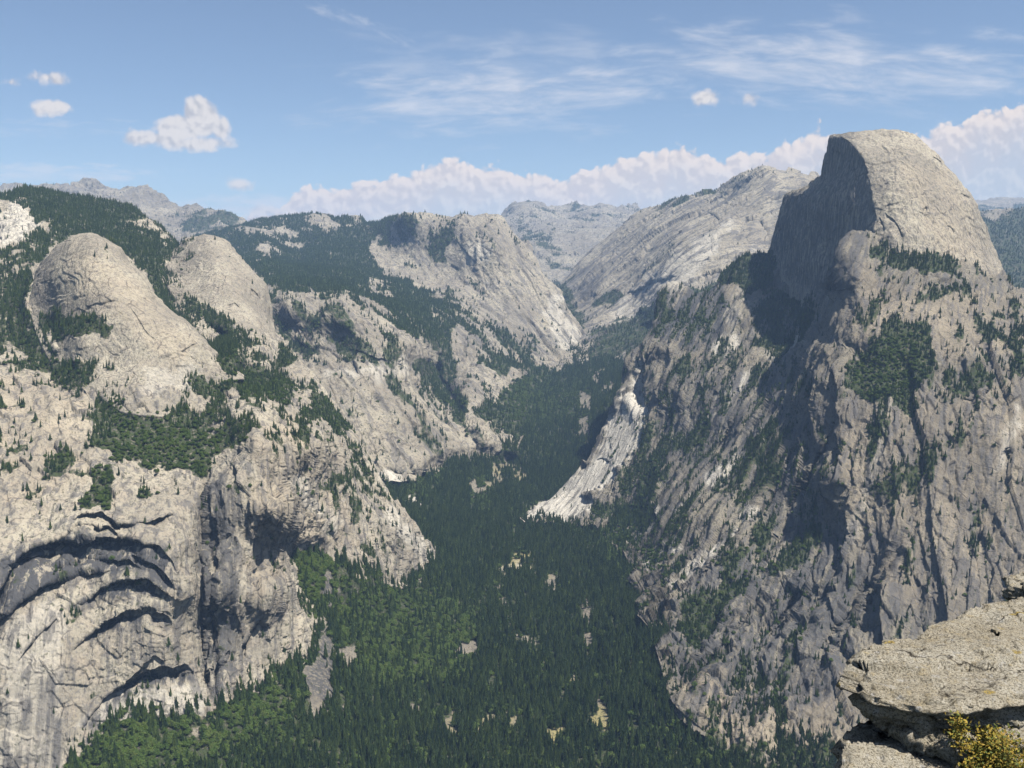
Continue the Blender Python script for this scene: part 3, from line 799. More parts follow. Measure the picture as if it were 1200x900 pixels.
S_face = Surf([
    (973, 158, 3990), (987, 160, 3900), (1000, 170, 3790), (1013, 187, 3700), (1018, 207, 3640), (1023, 230, 3585), (1027, 253, 3540), (1024, 280, 3500), (1000, 345, 3560), (1020, 330, 3500),
    (965, 195, 4060), (958, 207, 4130), (933, 225, 4260), (917, 248, 4330), (903, 300, 4400), (905, 330, 4350), (990, 240, 3720), (990, 300, 3690), (975, 220, 3860), (975, 300, 3780), (955, 260, 3970), (955, 330, 3900), (930, 300, 4120), (930, 340, 4080), (945, 240, 4080), (985, 330, 3680),
    (1003, 240, 3655), (1005, 300, 3610), (960, 370, 3820), (930, 370, 4040), (1010, 350, 3560),
], c=6)


def d_hd(PX, PY):
    e = np.interp(PY, EDGE[:, 0], EDGE[:, 1]) + 1.3 * np.sin(PY * 0.45) * smooth(PY, 175, 200)
    left = smooth(e - PX, -0.3, 0.9)
    Y = S_hd(PX, PY) * (1 - left) + S_face(PX, PY) * left
    Y = Y + (1 - left) * (arch(PX, PY, [(1036, 247), (1044, 255), (1052, 264), (1060, 281)], 34, 9, .2) + arch(PX, PY, [(1092, 183), (1099, 185), (1106, 191)], 30, 5) + arch(PX, PY, [(1122, 228), (1128, 227), (1137, 231)], 26, 3.5)
                          + arch(PX, PY, [(1108, 265), (1113, 267), (1118, 273)], 22, 4) + arch(PX, PY, [(1078, 248), (1083, 243), (1087, 244)], 16, 4) + arch(PX, PY, [(1074, 192), (1080, 189), (1087, 193)], 8, 4) + arch(PX, PY, [(1030, 252), (1034, 260), (1037, 268)], 18, 6) + arch(PX, PY, [(1110, 217), (1120, 215), (1130, 219)], 8, 2))
    return Y


def disp_hd(P, N, PX, PY, W):
    e = np.interp(PY, EDGE[:, 0], EDGE[:, 1])
    face = smooth(e - PX, 0, 4)
    d = (1 - face) * (7 * fbm(P / 240.0, 3, 81))
    n = 2.5 * fbm(P * np.array([0.7, 0.7, 0.8]) / 150.0, 3, 82)
    d = d + (1 - face) * 3.5 * (np.floor(n) + smooth(n - np.floor(n), 0.8, 1.0))
    Pv = P * np.array([1, 1, .12])
    d = d + (1 - face) * (2.2 * ridged(Pv / 45.0, 3, 84) + 1.2 * fbm(P / 16.0, 3, 85) + 2 * facets(P / 60.0, 86))
    d = d + face * (5 * fbm(Pv / 70.0, 3, 87) + 4 * facets(P * np.array([1, 1, .3]) / 60.0, 88) + 1.0 * fbm(P / 14.0, 2, 89))
    ear = smooth(e - PX, 30, 50) * smooth(PY, 215, 230)
    d = d + ear * (10 * ridged(P * np.array([1, 1, .4]) / 70.0, 3, 90))
    return d


top_hd = line([(897, 330), (902, 303), (905, 292), (910, 277), (917, 248), (923, 229), (927, 226), (933, 224), (940, 223), (947, 219), (951, 212), (957, 208), (962, 203), (965, 190), (969, 176), (971, 164), (973, 158), (977, 157), (987, 156.5), (1000, 154.5), (1013, 153), (1033, 152), (1053, 153.5), (1063, 156), (1073, 160), (1082, 167), (1090, 173), (1098, 181), (1107, 189), (1120, 205), (1133, 222), (1140, 234), (1147, 247), (1154, 262), (1160, 277), (1170, 300), (1180, 327), (1190, 350)])
bot_hd = line([(897, 340), (910, 350), (945, 385), (960, 395), (1000, 360), (1030, 325), (1100, 345), (1190, 355)])
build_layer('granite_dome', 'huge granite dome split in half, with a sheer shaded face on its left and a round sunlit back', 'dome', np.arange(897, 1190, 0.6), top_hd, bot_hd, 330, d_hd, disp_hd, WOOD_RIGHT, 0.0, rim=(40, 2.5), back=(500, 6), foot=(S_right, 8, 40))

# ------------------------------------------------------------------ right wall under the split dome


def d_right(PX, PY):
    Y = S_right(PX, PY)
    Y = Y + arch(PX, PY, [(697, 540), (706, 537), (714, 540), (718, 545)], 30, 5) + arch(PX, PY, [(745, 455), (752, 425), (770, 412), (785, 420)], 90, 26, .3)
    Y = Y + arch(PX, PY, [(668, 548), (678, 538), (688, 545)], 60, 8) + arch(PX, PY, [(1165, 510), (1175, 525), (1190, 545)], 10, 4) + arch(PX, PY, [(1110, 468), (1140, 468), (1170, 452)], 10, 5)
    for x, y, w, h, a in ((884, 500, 10, 30, 60), (856, 515, 10, 30, 50), (915, 570, 12, 40, 60), (860, 640, 8, 30, 50), (950, 560, 7, 45, 50), (1000, 720, 16, 50, 70), (930, 720, 14, 25, 60), (840, 740, 16, 20, 60), (880, 720, 12, 30, 60), (820, 800, 16, 26, 60), (905, 650, 9, 30, 50), (970, 700, 9, 40, 50), (1035, 690, 9, 50, 35)):
        q = (PX - x) + 0.55 * (PY - y)
        s = (PY - y) - 0.2 * (PX - x)
        Y = Y + a * smooth(q / w, -1, -0.8) * smooth(1 - q / w, 0, 1.2) * np.exp(-(s / h) ** 2)
    return Y


def disp_right(P, N, PX, PY, W):
    d = 16 * fbm(P / 380.0, 3, 101)
    lower = smooth(PY, 600, 700)
    back = smooth(PX, 940, 1010) * smooth(PY, 330, 400)
    up = smooth(430 - PY, 0, 60) * smooth(PX, 980, 1010)
    Pd = along(P, (-0.54, -0.69, -0.48), 0.10)                         # slabs and gullies slanting down to the left
    Pv = along(P, (-.234, -.79, -.56), 0.11) + 16 * np.stack([perlin(P / 110.0, 98), 0 * PX, 0 * PX], -1)
    w = (1 - 0.45 * W)
    g = fbm(P / 300.0, 2, 102)
    FL = (-.234, -.79, -.56)
    d = d + w * (1 - back) * (1 - lower) * (20 * ridged(Pd / 150.0, 4, 103) * (.8 + .6 * g) + 17 * facets(along(P, (-0.54, -0.69, -0.48), .12) / 60.0, 111) + 6 * facets(along(P, (-0.54, -0.69, -0.48), .2) / 24.0, 104))
    r1 = np.maximum(back, lower) * (1 - up)
    d = d + w * r1 * (13 * ridged(Pv / 115.0, 4, 105) * (.8 + .8 * g) + 21 * facets(along(P, FL, .16) / 62.0, 106) + 8 * facets(along(P, FL, .3) / 25.0, 112))
    d = d + lower * w * smooth(1060 - PX, -120, 60) * (10 * ridged(Pv / 50.0, 3, 107) + 16 * facets(along(P, FL, .5) / 70.0, 108))
    d = d + w * 2 * fbm(P / 20.0, 3, 109) + 1.0 * facets(P / 9.0, 110)
    pale = look(PALE, PX, PY)
    return d * (1 - 0.8 * pale * (PX < 770))


top_right = line([(608, 603), (627, 597), (645, 586), (660, 570), (678, 548), (695, 525), (707, 505), (720, 483), (730, 455), (743, 423), (757, 400), (765, 385), (770, 365), (775, 346), (780, 340), (790, 337), (800, 341), (815, 345), (830, 342), (845, 335), (850, 322), (858, 314), (870, 306), (890, 300), (903, 297), (906, 305), (910, 314), (923, 321), (935, 334), (945, 346), (958, 350), (970, 338), (978, 325), (984, 310), (988, 298), (992, 282), (997, 278), (1006, 279), (1023, 281), (1040, 287), (1060, 292), (1100, 301), (1130, 310), (1150, 317), (1180, 328), (1200, 340), (1320, 400)])
bot_right = line([(608, 614), (627, 618), (700, 622), (740, 668), (760, 715), (772, 775), (790, 845), (830, 890), (870, 930), (980, 1000), (1320, 1000)])
X_right = cat_lin(np.arange(608, 1206, 0.9), np.linspace(1208, 1320, 30))
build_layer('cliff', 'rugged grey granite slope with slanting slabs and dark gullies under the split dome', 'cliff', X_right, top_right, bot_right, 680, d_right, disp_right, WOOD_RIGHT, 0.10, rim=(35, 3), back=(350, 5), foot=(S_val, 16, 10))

# ------------------------------------------------------------------ valley floor with its talus aprons


def disp_val(P, N, PX, PY, W):
    return 5 * fbm(P / 180.0, 3, 121) + 2.0 * facets(P / 22.0, 122) * (1 - 0.5 * W) + 1.0 * fbm(P / 10.0, 2, 123)


top_val = line([(-150, 925), (60, 892), (100, 862), (143, 836), (250, 825), (290, 798), (318, 780), (332, 764), (338, 655), (342, 640), (360, 628), (400, 640), (440, 640), (446, 556), (470, 546), (530, 520), (545, 470), (552, 432), (600, 424), (640, 434), (665, 411), (690, 393), (705, 380), (720, 372), (760, 385), (800, 480), (860, 640), (1000, 860), (1320, 900)])
X_val = cat_lin(np.linspace(-150, 48, 40), np.arange(50, 900, 1.25), np.linspace(905, 1320, 60))
L_val = build_layer('ground', 'floor and talus aprons of the deep valley under the forest', 'valley floor', X_val, top_val, line([(-150, 1100), (1320, 1100)]), 430, lambda a, b: S_val(a, b), disp_val, WOOD_VALLEY, 0.0, back=(0, 0))

# broad base sheet below everything, out to the last ridge
gx = np.concatenate([np.linspace(-16000, -3000, 14), np.linspace(-2500, 2500, 40), np.linspace(3000, 16000, 14)])
gy = np.concatenate([np.linspace(-600, 4000, 40), np.linspace(4500, 21000, 34)])
GX, GY = np.meshgrid(gx, gy)
GP = np.stack([GX, GY, -1010 + 6 * perlin(np.stack([GX, GY, 0 * GX], -1) / 300.0, 131)], -1)
me = make_mesh('terrain', GP.reshape(-1, 3), grid_faces(*GP.shape[:2]), [])
a_ = me.attributes.new('zones', 'FLOAT_COLOR', 'POINT')
a_.data.foreach_set('color', np.tile(np.array([1, 0, 0, 0], np.float32), GP.size // 3))
BASE = add_obj('terrain', me, 'low ground far below, running out to the farthest ridges', 'terrain', kind='structure')
# ------------------------------------------------------------------ materials
class NT:
    def __init__(s, name):
        s.m = bpy.data.materials.new(name)
        s.m.use_nodes = True
        s.t = s.m.node_tree
        s.t.nodes.clear()
        s.out = s.n('ShaderNodeOutputMaterial')

    def n(s, kind, **kw):
        nd = s.t.nodes.new(kind)
        for k, v in kw.items():
            if k.startswith('i_'):
                nd.inputs[k[2:].replace('_', ' ')].default_value = v
            else:
                setattr(nd, k, v)
        return nd

    def l(s, a, b):
        s.t.links.new(a, b)

    def pos(s, scale=(1, 1, 1), src=None, rot=(0, 0, 0)):
        if src is None:
            src = s.n('ShaderNodeNewGeometry').outputs['Position']
        mp = s.n('ShaderNodeMapping')
        mp.inputs['Scale'].default_value = scale
        mp.inputs['Rotation'].default_value = rot
        s.l(src, mp.inputs['Vector'])
        return mp.outputs['Vector']

    def noise(s, vec, scale, detail=4, rough=.55, dist=0.0):
        nd = s.n('ShaderNodeTexNoise')
        s.l(vec, nd.inputs['Vector'])
        nd.inputs['Scale'].default_value = scale
        nd.inputs['Detail'].default_value = detail
        nd.inputs['Roughness'].default_value = rough
        nd.inputs['Distortion'].default_value = dist
        return nd.outputs['Fac']

    def ramp(s, fac, a, b, lo=0.0, hi=1.0):
        nd = s.n('ShaderNodeMapRange')
        nd.interpolation_type = 'SMOOTHSTEP'
        s.l(fac, nd.inputs['Value'])
        nd.inputs['From Min'].default_value = a
        nd.inputs['From Max'].default_value = b
        nd.inputs['To Min'].default_value = lo
        nd.inputs['To Max'].default_value = hi
        return nd.outputs['Result']

    def mix(s, fac, a, b):
        nd = s.n('ShaderNodeMix', data_type='RGBA')
        for v, k in ((fac, 0), (a, 6), (b, 7)):
            if isinstance(v, (int, float)):
                nd.inputs[k].default_value = v
            elif isinstance(v, tuple):
                nd.inputs[k].default_value = (*v, 1)
            else:
                s.l(v, nd.inputs[k])
        return nd.outputs[2]

    def math(s, op, a, b=0.0, clamp=False):
        nd = s.n('ShaderNodeMath', operation=op)
        nd.use_clamp = clamp
        for k, v in enumerate((a, b)):
            if isinstance(v, (int, float)):
                nd.inputs[k].default_value = v
            else:
                s.l(v, nd.inputs[k])
        return nd.outputs[0]

    def bsdf(s, col, rough=.9, normal=None, spec=.15):
        b = s.n('ShaderNodeBsdfPrincipled')
        if isinstance(col, tuple):
            b.inputs['Base Color'].default_value = (*col, 1)
        else:
            s.l(col, b.inputs['Base Color'])
        b.inputs['Roughness'].default_value = rough
        b.inputs['Specular IOR Level'].default_value = spec
        if normal is not None:
            s.l(normal, b.inputs['Normal'])
        s.l(b.outputs[0], s.out.inputs['Surface'])
        return b

    def bump(s, h, dist, strength=1.0, normal=None):
        nd = s.n('ShaderNodeBump')
        nd.inputs['Distance'].default_value = dist
        nd.inputs['Strength'].default_value = strength
        s.l(h, nd.inputs['Height'])
        if normal is not None:
            s.l(normal, nd.inputs['Normal'])
        return nd.outputs['Normal']


def rock_material(name, base=1.0, grain=1.0, diag=None, fall=None, streak=0.5, warm=0.0, shrubs=0.5, duff=(.034, .040, .022), tan_col=(.46, .36, .24)):
    m = NT(name)
    P = m.n('ShaderNodeNewGeometry').outputs['Position']
    vc = m.n('ShaderNodeAttribute', attribute_name='zones')
    sep = m.n('ShaderNodeSeparateColor')
    m.l(vc.outputs['Color'], sep.inputs['Color'])
    wood, dark, pale, tan = sep.outputs[0], sep.outputs[1], sep.outputs[2], vc.outputs['Alpha']
    big = m.noise(m.pos((1, 1, 1), P), .006 * grain, 6, .6)
    mid = m.noise(m.pos((1, 1, 1), P), .035 * grain, 6, .65)
    fine = m.noise(m.pos((1, 1, 1), P), .16 * grain, 5, .7)
    if fall:
        # coordinates drawn out along the fall line of the slope
        fd = m.n('ShaderNodeVectorMath', operation='DOT_PRODUCT'); m.l(P, fd.inputs[0]); fd.inputs[1].default_value = fall
        fs = m.n('ShaderNodeVectorMath', operation='SCALE'); fs.inputs[0].default_value = fall
        m.l(m.math('MULTIPLY', fd.outputs['Value'], .9), fs.inputs['Scale'])
        fv = m.n('ShaderNodeVectorMath', operation='SUBTRACT'); m.l(P, fv.inputs[0]); m.l(fs.outputs[0], fv.inputs[1])
        sv = fv.outputs[0]
    elif diag:
        sv = m.pos((.055, .055, .4), P, diag)
    else:
        sv = m.pos((1, 1, .09), P)
    st = m.noise(sv, (.06 if fall else .13) * grain, 6, .62, .3)
    k = base
    c = m.mix(m.ramp(big, .38, .64), (.315 * k, .277 * k, .21 * k), (.49 * k, .432 * k, .32 * k))
    c = m.mix(m.ramp(mid, .42, .62, 0, .55), c, (.40 * k, .345 * k, .265 * k))
    c = m.mix(m.ramp(fine, .36, .5, .75, 0), c, (.17 * k, .16 * k, .15 * k))
    if warm:
        c = m.mix(m.ramp(mid, .45, .7, 0, warm), c, (.46 * k, .36 * k, .25 * k))
    c = m.mix(m.math('MULTIPLY', tan, m.ramp(big, .35, .6, .2, .75)), c, tan_col)
    c = m.mix(m.math('MULTIPLY', pale, m.ramp(mid, .3, .55, .65, 1.0)), c, (.60, .55, .455))
    # water and lichen streaks; the dark zones also hold painted shade
    s1 = m.ramp(st, .50, .60, 0, streak)
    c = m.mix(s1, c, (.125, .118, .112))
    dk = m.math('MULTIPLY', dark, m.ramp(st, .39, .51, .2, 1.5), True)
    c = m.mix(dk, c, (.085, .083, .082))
    # thin joints
    vo = m.n('ShaderNodeTexVoronoi', feature='DISTANCE_TO_EDGE')
    wv = m.n('ShaderNodeVectorMath', operation='ADD')
    nz = m.n('ShaderNodeTexNoise')
    m.l(P, nz.inputs['Vector'])
    nz.inputs['Scale'].default_value = .02 * grain
    nz.inputs['Detail'].default_value = 3
    sc = m.n('ShaderNodeVectorMath', operation='SCALE')
    m.l(nz.outputs['Color'], sc.inputs[0])
    sc.inputs['Scale'].default_value = 22.0 / grain
    m.l(P, wv.inputs[0])
    m.l(sc.outputs[0], wv.inputs[1])
    m.l(m.pos((1, 1, .55), wv.outputs[0]), vo.inputs['Vector'])
    vo.inputs['Scale'].default_value = .022 * grain
    crack = m.ramp(vo.outputs['Distance'], .0, .05, 1, 0)
    crack = m.math('MULTIPLY', crack, m.ramp(mid, .44, .6, 0, .6))
    c = m.mix(crack, c, (.07, .066, .062))
    # low shrubs and duff
    sh = m.noise(m.pos((1, 1, 1), P), .11 * grain, 4, .6)
    cov = m.math('MULTIPLY', m.ramp(wood, .3, .9), m.ramp(sh, .36, .5, .55, 1.0))
    sh2 = m.math('MULTIPLY', m.ramp(sh, .60, .64, 0, shrubs), m.ramp(big, .42, .55))
    c = m.mix(sh2, c, (.052, .058, .03))
    c = m.mix(cov, c, m.mix(m.ramp(sh, .4, .6), duff, (.06, .075, .032)))
    h = m.math('ADD', m.math('MULTIPLY', fine, .5), m.math('ADD', m.math('MULTIPLY', mid, .7), m.math('MULTIPLY', st, 1.2)))
    h = m.math('SUBTRACT', h, m.math('MULTIPLY', crack, .5))
    nb = m.bump(h, 6.0 / grain, .8)
    m.bsdf(c, .92, nb, .1)
    return m.m


def unit(*v):
    return tuple(Vector(v).normalized())


M_left = rock_material('arch_granite', .92, 1.0, fall=unit(.1, -.48, -.87), streak=.7, warm=.25, shrubs=.7)
M_dome = rock_material('dome_granite', .95, .9, streak=.34, warm=.15, shrubs=.35)
M_can = rock_material('canyon_granite', .80, .5, fall=unit(.45, -.72, -.5), streak=.6, warm=.08, shrubs=.8)
M_far = rock_material('far_granite', .72, .3, fall=unit(.81, .21, .54), streak=.5, shrubs=.8)
M_back = rock_material('ridge_granite', .86, .35, fall=unit(.81, .21, .54), streak=.75, shrubs=.5)
M_hd = rock_material('split_dome_granite', .95, .8, streak=.5, warm=.12, shrubs=.15)
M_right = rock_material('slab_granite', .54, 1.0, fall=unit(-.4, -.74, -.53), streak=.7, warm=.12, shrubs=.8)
M_val = rock_material('valley_soil', .62, 1.3, streak=.3, warm=.2, shrubs=1.0, tan_col=(.34, .29, .10))
for L in LAYERS:
    nm, lab = L['name'], L['o']['label']
    if nm == 'ground': mt = M_val
    elif lab.startswith('pale granite wall'): mt = M_left
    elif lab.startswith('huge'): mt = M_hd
    elif nm == 'granite_dome': mt = M_dome
    elif lab.startswith('distant canyon'): mt = M_can
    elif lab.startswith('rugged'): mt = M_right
    elif lab.startswith('long bare'): mt = M_back
    else: mt = M_far
    L['o'].data.materials.append(mt)
BASE.data.materials.append(M_val)


def leaf_material(name, c1, c2, c3, scale=.02):
    m = NT(name)
    P = m.n('ShaderNodeNewGeometry').outputs['Position']
    a = m.noise(m.pos((1, 1, .4), P), scale, 3, .6)
    oi = m.n('ShaderNodeObjectInfo')
    b = m.noise(m.pos((1, 1, .05), P), .13, 2, .6)
    c = m.mix(m.ramp(a, .38, .62), c1, c2)
    c = m.mix(m.ramp(b, .42, .66, 0, .9), c, c3)
    m.bsdf(c, .8, None, .12)
    return m.m


M_con = leaf_material('conifer_needles', (.019, .036, .013), (.034, .057, .018), (.072, .100, .026))
M_oak = leaf_material('oak_leaves', (.050, .084, .018), (.072, .112, .023), (.10, .128, .034))
_b = NT('bark')
_b.bsdf(_b.mix(_b.ramp(_b.noise(_b.pos((1, 1, .2)), 2.0, 3), .4, .6), (.09, .062, .045), (.16, .12, .09)), .95)
M_bark = _b.m
# ------------------------------------------------------------------ trees
def conifer_mesh(seed, tiers=10, r0=.15, name='conifer'):
    r = random.Random(seed)
    V, F, MI = [], [], []
    # trunk
    for k in range(5):
        a = k * 2 * math.pi / 5
        V.append((.014 * math.cos(a), .014 * math.sin(a), -0.05))
    V.append((0, 0, .9))
    for k in range(5):
        F.append((k, (k + 1) % 5, 5)); MI.append(1)
    z = .10
    for t in range(tiers):
        f = t / (tiers - 1)
        rad = r0 * (1 - f) ** .8 * r.uniform(.8, 1.15) + .012
        h = (.22 - .10 * f)
        n = 9
        ox, oy = r.uniform(-.01, .01), r.uniform(-.01, .01)
        b = len(V)
        V.append((ox, oy, min(1.0, z + h)))
        ph = r.uniform(0, 6)
        for k in range(2 * n):
            a = ph + k * math.pi / n
            q = rad * (r.uniform(.8, 1.2) if k % 2 == 0 else r.uniform(.32, .55))
            V.append((ox + q * math.cos(a), oy + q * math.sin(a), z - .02 * r.random() - (.035 * (1 - f) if k % 2 == 0 else -.03)))
        for k in range(2 * n):
            F.append((b, b + 1 + k, b + 1 + (k + 1) % (2 * n))); MI.append(0)
        z += .88 / tiers * (1.06 - .12 * f)
    me = bpy.data.meshes.new(name)
    me.from_pydata(V, [], F)
    me.materials.append(M_con); me.materials.append(M_bark)
    me.polygons.foreach_set('material_index', MI)
    return me


def oak_mesh(seed, name='oak'):
    r = random.Random(seed)
    V, F, MI = [], [], []
    for k in range(5):
        a = k * 2 * math.pi / 5
        V.append((.05 * math.cos(a), .05 * math.sin(a), -.1))
    V.append((0, 0, .5))
    for k in range(5):
        F.append((k, (k + 1) % 5, 5)); MI.append(1)
    lobes = [(0, 0, .58, .36)] + [(.27 * math.cos(a), .27 * math.sin(a), r.uniform(.38, .66), r.uniform(.2, .28)) for a in [r.uniform(0, 6.28) for _ in range(6)]] + [(r.uniform(-.12, .12), r.uniform(-.12, .12), .8, .2)]
    for (x, y, z, q) in lobes:
        for _ in range(int(300 * q)):
            d = Vector((r.gauss(0, 1), r.gauss(0, 1), r.gauss(0, 1) + .25)).normalized()
            c = Vector((x, y, z)) + d * q * r.uniform(.75, 1.08)
            nrm = (d + Vector((r.gauss(0, .5), r.gauss(0, .5), r.gauss(0, .5) + .3))).normalized()
            u = nrm.orthogonal().normalized()
            w = nrm.cross(u)
            s = r.uniform(.05, .09)
            an = r.uniform(0, 6.28)
            b = len(V)
            for k in range(3):
                a = an + k * 2.094
                V.append(tuple(c + (u * math.cos(a) + w * math.sin(a)) * s))
            F.append((b, b + 1, b + 2)); MI.append(0)
    me = bpy.data.meshes.new(name)
    me.from_pydata(V, [], F)
    me.materials.append(M_oak); me.materials.append(M_bark)
    me.polygons.foreach_set('material_index', MI)
    return me


PROTO = [conifer_mesh(1, 11, .15), conifer_mesh(2, 9, .19), conifer_mesh(3, 12, .12), oak_mesh(11), oak_mesh(12)]

BROAD = paint([
    ([(150, 470), (200, 500), (240, 500), (265, 505), (262, 535), (240, 555), (190, 548), (140, 540), (120, 520), (140, 500)], .85),
    ([(345, 640), (400, 655), (400, 690), (370, 730), (345, 690)], .8),
    ([(400, 690), (500, 690), (560, 720), (560, 790), (480, 810), (400, 800), (400, 740)], .62),
    ([(100, 860), (250, 840), (330, 800), (360, 820), (330, 870), (240, 900), (90, 920)], .7),
    ([(240, 430), (300, 430), (380, 470), (400, 510), (340, 480), (260, 455)], .4),
    ([(1000, 430), (1040, 395), (1070, 400), (1080, 440), (1050, 465), (1000, 465)], .85),
    ([(560, 560), (580, 570), (575, 600), (550, 600)], .6),
    ([(440, 540), (520, 545), (500, 590), (470, 575)], .6),
    ([(560, 440), (680, 450), (690, 490), (600, 500)], .6),
    ([(700, 600), (790, 640), (800, 700), (760, 720), (700, 640)], .45),
    ([(760, 740), (830, 840), (900, 900), (760, 900)], .25),
    ([(94, 592), (112, 556), (128, 545), (136, 562), (130, 592)], .6),
], soft=10)

SPEC = {  # density per square metre at full cover, conifer height range, oak height range
    'ground': (1 / 62.0, (22, 44), (8, 14)),
}
ALL = []
for L in LAYERS:
    P, N, W, o = L['P'], L['N'], L['W'], L['o']
    nb = L['nb']
    lab = o['label']
    a = P[1:, :-1] - P[:-1, :-1]
    b = P[:-1, 1:] - P[:-1, :-1]
    area = np.linalg.norm(np.cross(a, b), axis=-1)
    C = .25 * (P[1:, :-1] + P[:-1, :-1] + P[:-1, 1:] + P[1:, 1:])
    Wc, Nc = W[1:, 1:], N[1:, 1:]
    px, py = L['PX'][1:, 1:], L['PY'][1:, 1:]
    dist = C[..., 1]
    if L['name'] == 'ground':
        dens, hc, ho, ns = 1 / 78.0, (20, 44), (9, 15), 30.0
    elif lab.startswith('distant canyon'):
        dens, hc, ho, ns = 1 / 330.0, (18, 32), (10, 16), 70.0
    elif L['name'] == 'mountain':
        dens, hc, ho, ns = (1 / 900.0 if dist.min() < 11000 else 1 / 6000.0), (15, 26), (12, 18), 160.0
    else:
        dens, hc, ho, ns = 1 / 95.0, (10, 23), (5, 10), 28.0
    big = dist > 3900
    FD = {'rugged': (-.4, -.74, -.53), 'distant canyon': (.45, -.72, -.5), 'long bare': (.8, .2, .54)}
    fd = [v for k_, v in FD.items() if lab.startswith(k_)]
    PQ = along(P, fd[0], .28) if fd else P
    n = par(lambda q: fbm(q / (ns * 2.0), 5, 201, .6), PQ)
    cover_v = smooth(1.15 * n + (W - .5) * 2.0, -.42, .42) * smooth(W, .005, .05)
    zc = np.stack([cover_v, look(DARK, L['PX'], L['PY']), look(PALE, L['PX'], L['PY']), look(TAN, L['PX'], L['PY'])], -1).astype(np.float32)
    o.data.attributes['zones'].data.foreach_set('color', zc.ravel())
    steep = smooth(Nc[..., 2], .05, .4)
    cov = (cover_v[1:, 1:] * .95 + .10 * Wc) * (.15 + .85 * steep)
    flat = dist > 0
    E = area * dens * cov
    if L['name'] == 'ground':
        gap = par(lambda q: fbm(q / 55.0, 3, 205), P)[1:, 1:]
        E = E * np.clip(.95 + .9 * gap, .25, 1.6)
        E = E * np.where(dist > 3000, .8, 1) * np.where(dist > 4500, .5, 1)
    E[:nb] = 0
    E[(px < -60) | (px > 1260) | (py > 1000)] = 0
    k = RNG.poisson(np.minimum(E, 8))
    i, j = np.nonzero(k)
    rep = k[i, j]
    i, j = np.repeat(i, rep), np.repeat(j, rep)
    u, v = RNG.random(len(i))[:, None], RNG.random(len(i))[:, None]
    T = P[i, j] * (1 - u) * (1 - v) + P[i + 1, j] * u * (1 - v) + P[i, j + 1] * (1 - u) * v + P[i + 1, j + 1] * u * v
    bp = look(BROAD, px[i, j], py[i, j])
    if L['name'] == 'mountain': bp = bp * 0
    oak = RNG.random(len(i)) < np.clip(bp + .12 * (L['name'] != 'mountain'), 0, 1)
    hr = RNG.random(len(i)) ** 1.1
    H = np.where(oak, ho[0] + (ho[1] - ho[0]) * hr, hc[0] + (hc[1] - hc[0]) * hr)
    wide = np.where(oak, 1.25, np.where(T[:, 1] > 5000, 1.5, 1.05)) * RNG.uniform(.85, 1.2, len(i))
    kind = np.where(oak, 3 + RNG.integers(0, 2, len(i)), RNG.integers(0, 3, len(i)))
    ALL.append(dict(L=L, T=T, H=H, W=wide, K=kind, R=RNG.uniform(0, 6.28, len(i))))
    if L['name'] in ('cliff', 'granite_dome') and not lab.startswith('huge'):         # low scrub scattered over the bare rock
        ns2 = 60.0 if lab.startswith('distant') else 24.0
        sp = smooth(par(lambda q: fbm(q / ns2, 3, 301), P), -.02, .36)[1:, 1:]
        sp = np.maximum(sp, np.clip(2.5 * Wc, 0, 1) * .8) * (1 - .8 * cover_v[1:, 1:]) * smooth(Nc[..., 2], .1, .5)
        amt = 1 / 2500.0 if lab.startswith('distant') else (1 / 75.0 if L['name'] == 'cliff' else 1 / 1400.0)
        E2 = area * amt * sp
        E2[:nb] = 0
        E2[(px < -30) | (px > 1230) | (py > 960)] = 0
        k2 = RNG.poisson(np.minimum(E2, 4))
        i2, j2 = np.nonzero(k2)
        rep2 = k2[i2, j2]
        i2, j2 = np.repeat(i2, rep2), np.repeat(j2, rep2)
        n2 = len(i2)
        T = np.concatenate([T, C[i2, j2]])
        pine = RNG.random(n2) < .3
        k_ = 2.0 if lab.startswith('distant') else 1.0
        H = np.concatenate([H, np.where(pine, RNG.uniform(6, 13, n2), RNG.uniform(2.5, 6.5, n2)) * k_])
        wide = np.concatenate([wide, np.where(pine, 1.1, 1.5)])
        kind = np.concatenate([kind, np.where(pine, RNG.integers(0, 3, n2), RNG.integers(3, 5, n2))])
        i = np.concatenate([i, i2])
    print('TREES', lab[:30], len(i), 'area', round(float(area.sum() / 1e6), 2))

# the 300 conifers and 300 oaks that show largest stand as objects of their own
cand = []
for g, A in enumerate(ALL):
    top = A['T'] + np.stack([0 * A['H'], 0 * A['H'], A['H'] * .8], -1)
    qx, qy = proj(top)
    size = A['H'] / A['T'][:, 1]
    ok = (qx > 6) & (qx < 1194) & (qy < 893) & (qy > 60) & ~((qx > 950) & (qy > 640)) & ((A['L']['name'] == 'ground'))
    A['pick'] = np.zeros(len(A['T']), bool)
    for t in np.nonzero(ok)[0]:
        cand.append((size[t], g, t, A['K'][t] >= 3))
for oakf in (False, True):
    sel = sorted([c for c in cand if c[3] == oakf], reverse=True)[:300]
    protos = {}
    for _, g, t, _k in sel:
        A = ALL[g]
        A['pick'][t] = True
        kd = int(A['K'][t])
        nm = 'oak_tree' if oakf else 'conifer_tree'
        if kd in protos:
            o = protos[kd].copy()
            COL.objects.link(o)
        else:
            o = add_obj(nm, PROTO[kd])
            protos[kd] = o
            o['category'] = 'tree'
            if oakf:
                o['label'] = 'rounded bright green broadleaf tree at the near foot of the valley forest'
                o['group'] = 'broadleaf trees at the near edge of the valley forest'
            else:
                o['label'] = 'tall narrow dark conifer in the nearest rows of the valley forest'
                o['group'] = 'conifers in the nearest rows of the valley forest'
        o.location = A['T'][t]
        o.scale = (A['H'][t] * A['W'][t], A['H'][t] * A['W'][t], A['H'][t])
        o.rotation_euler = (0, 0, A['R'][t])
    if oakf: P_oak = protos
    else: P_con = protos
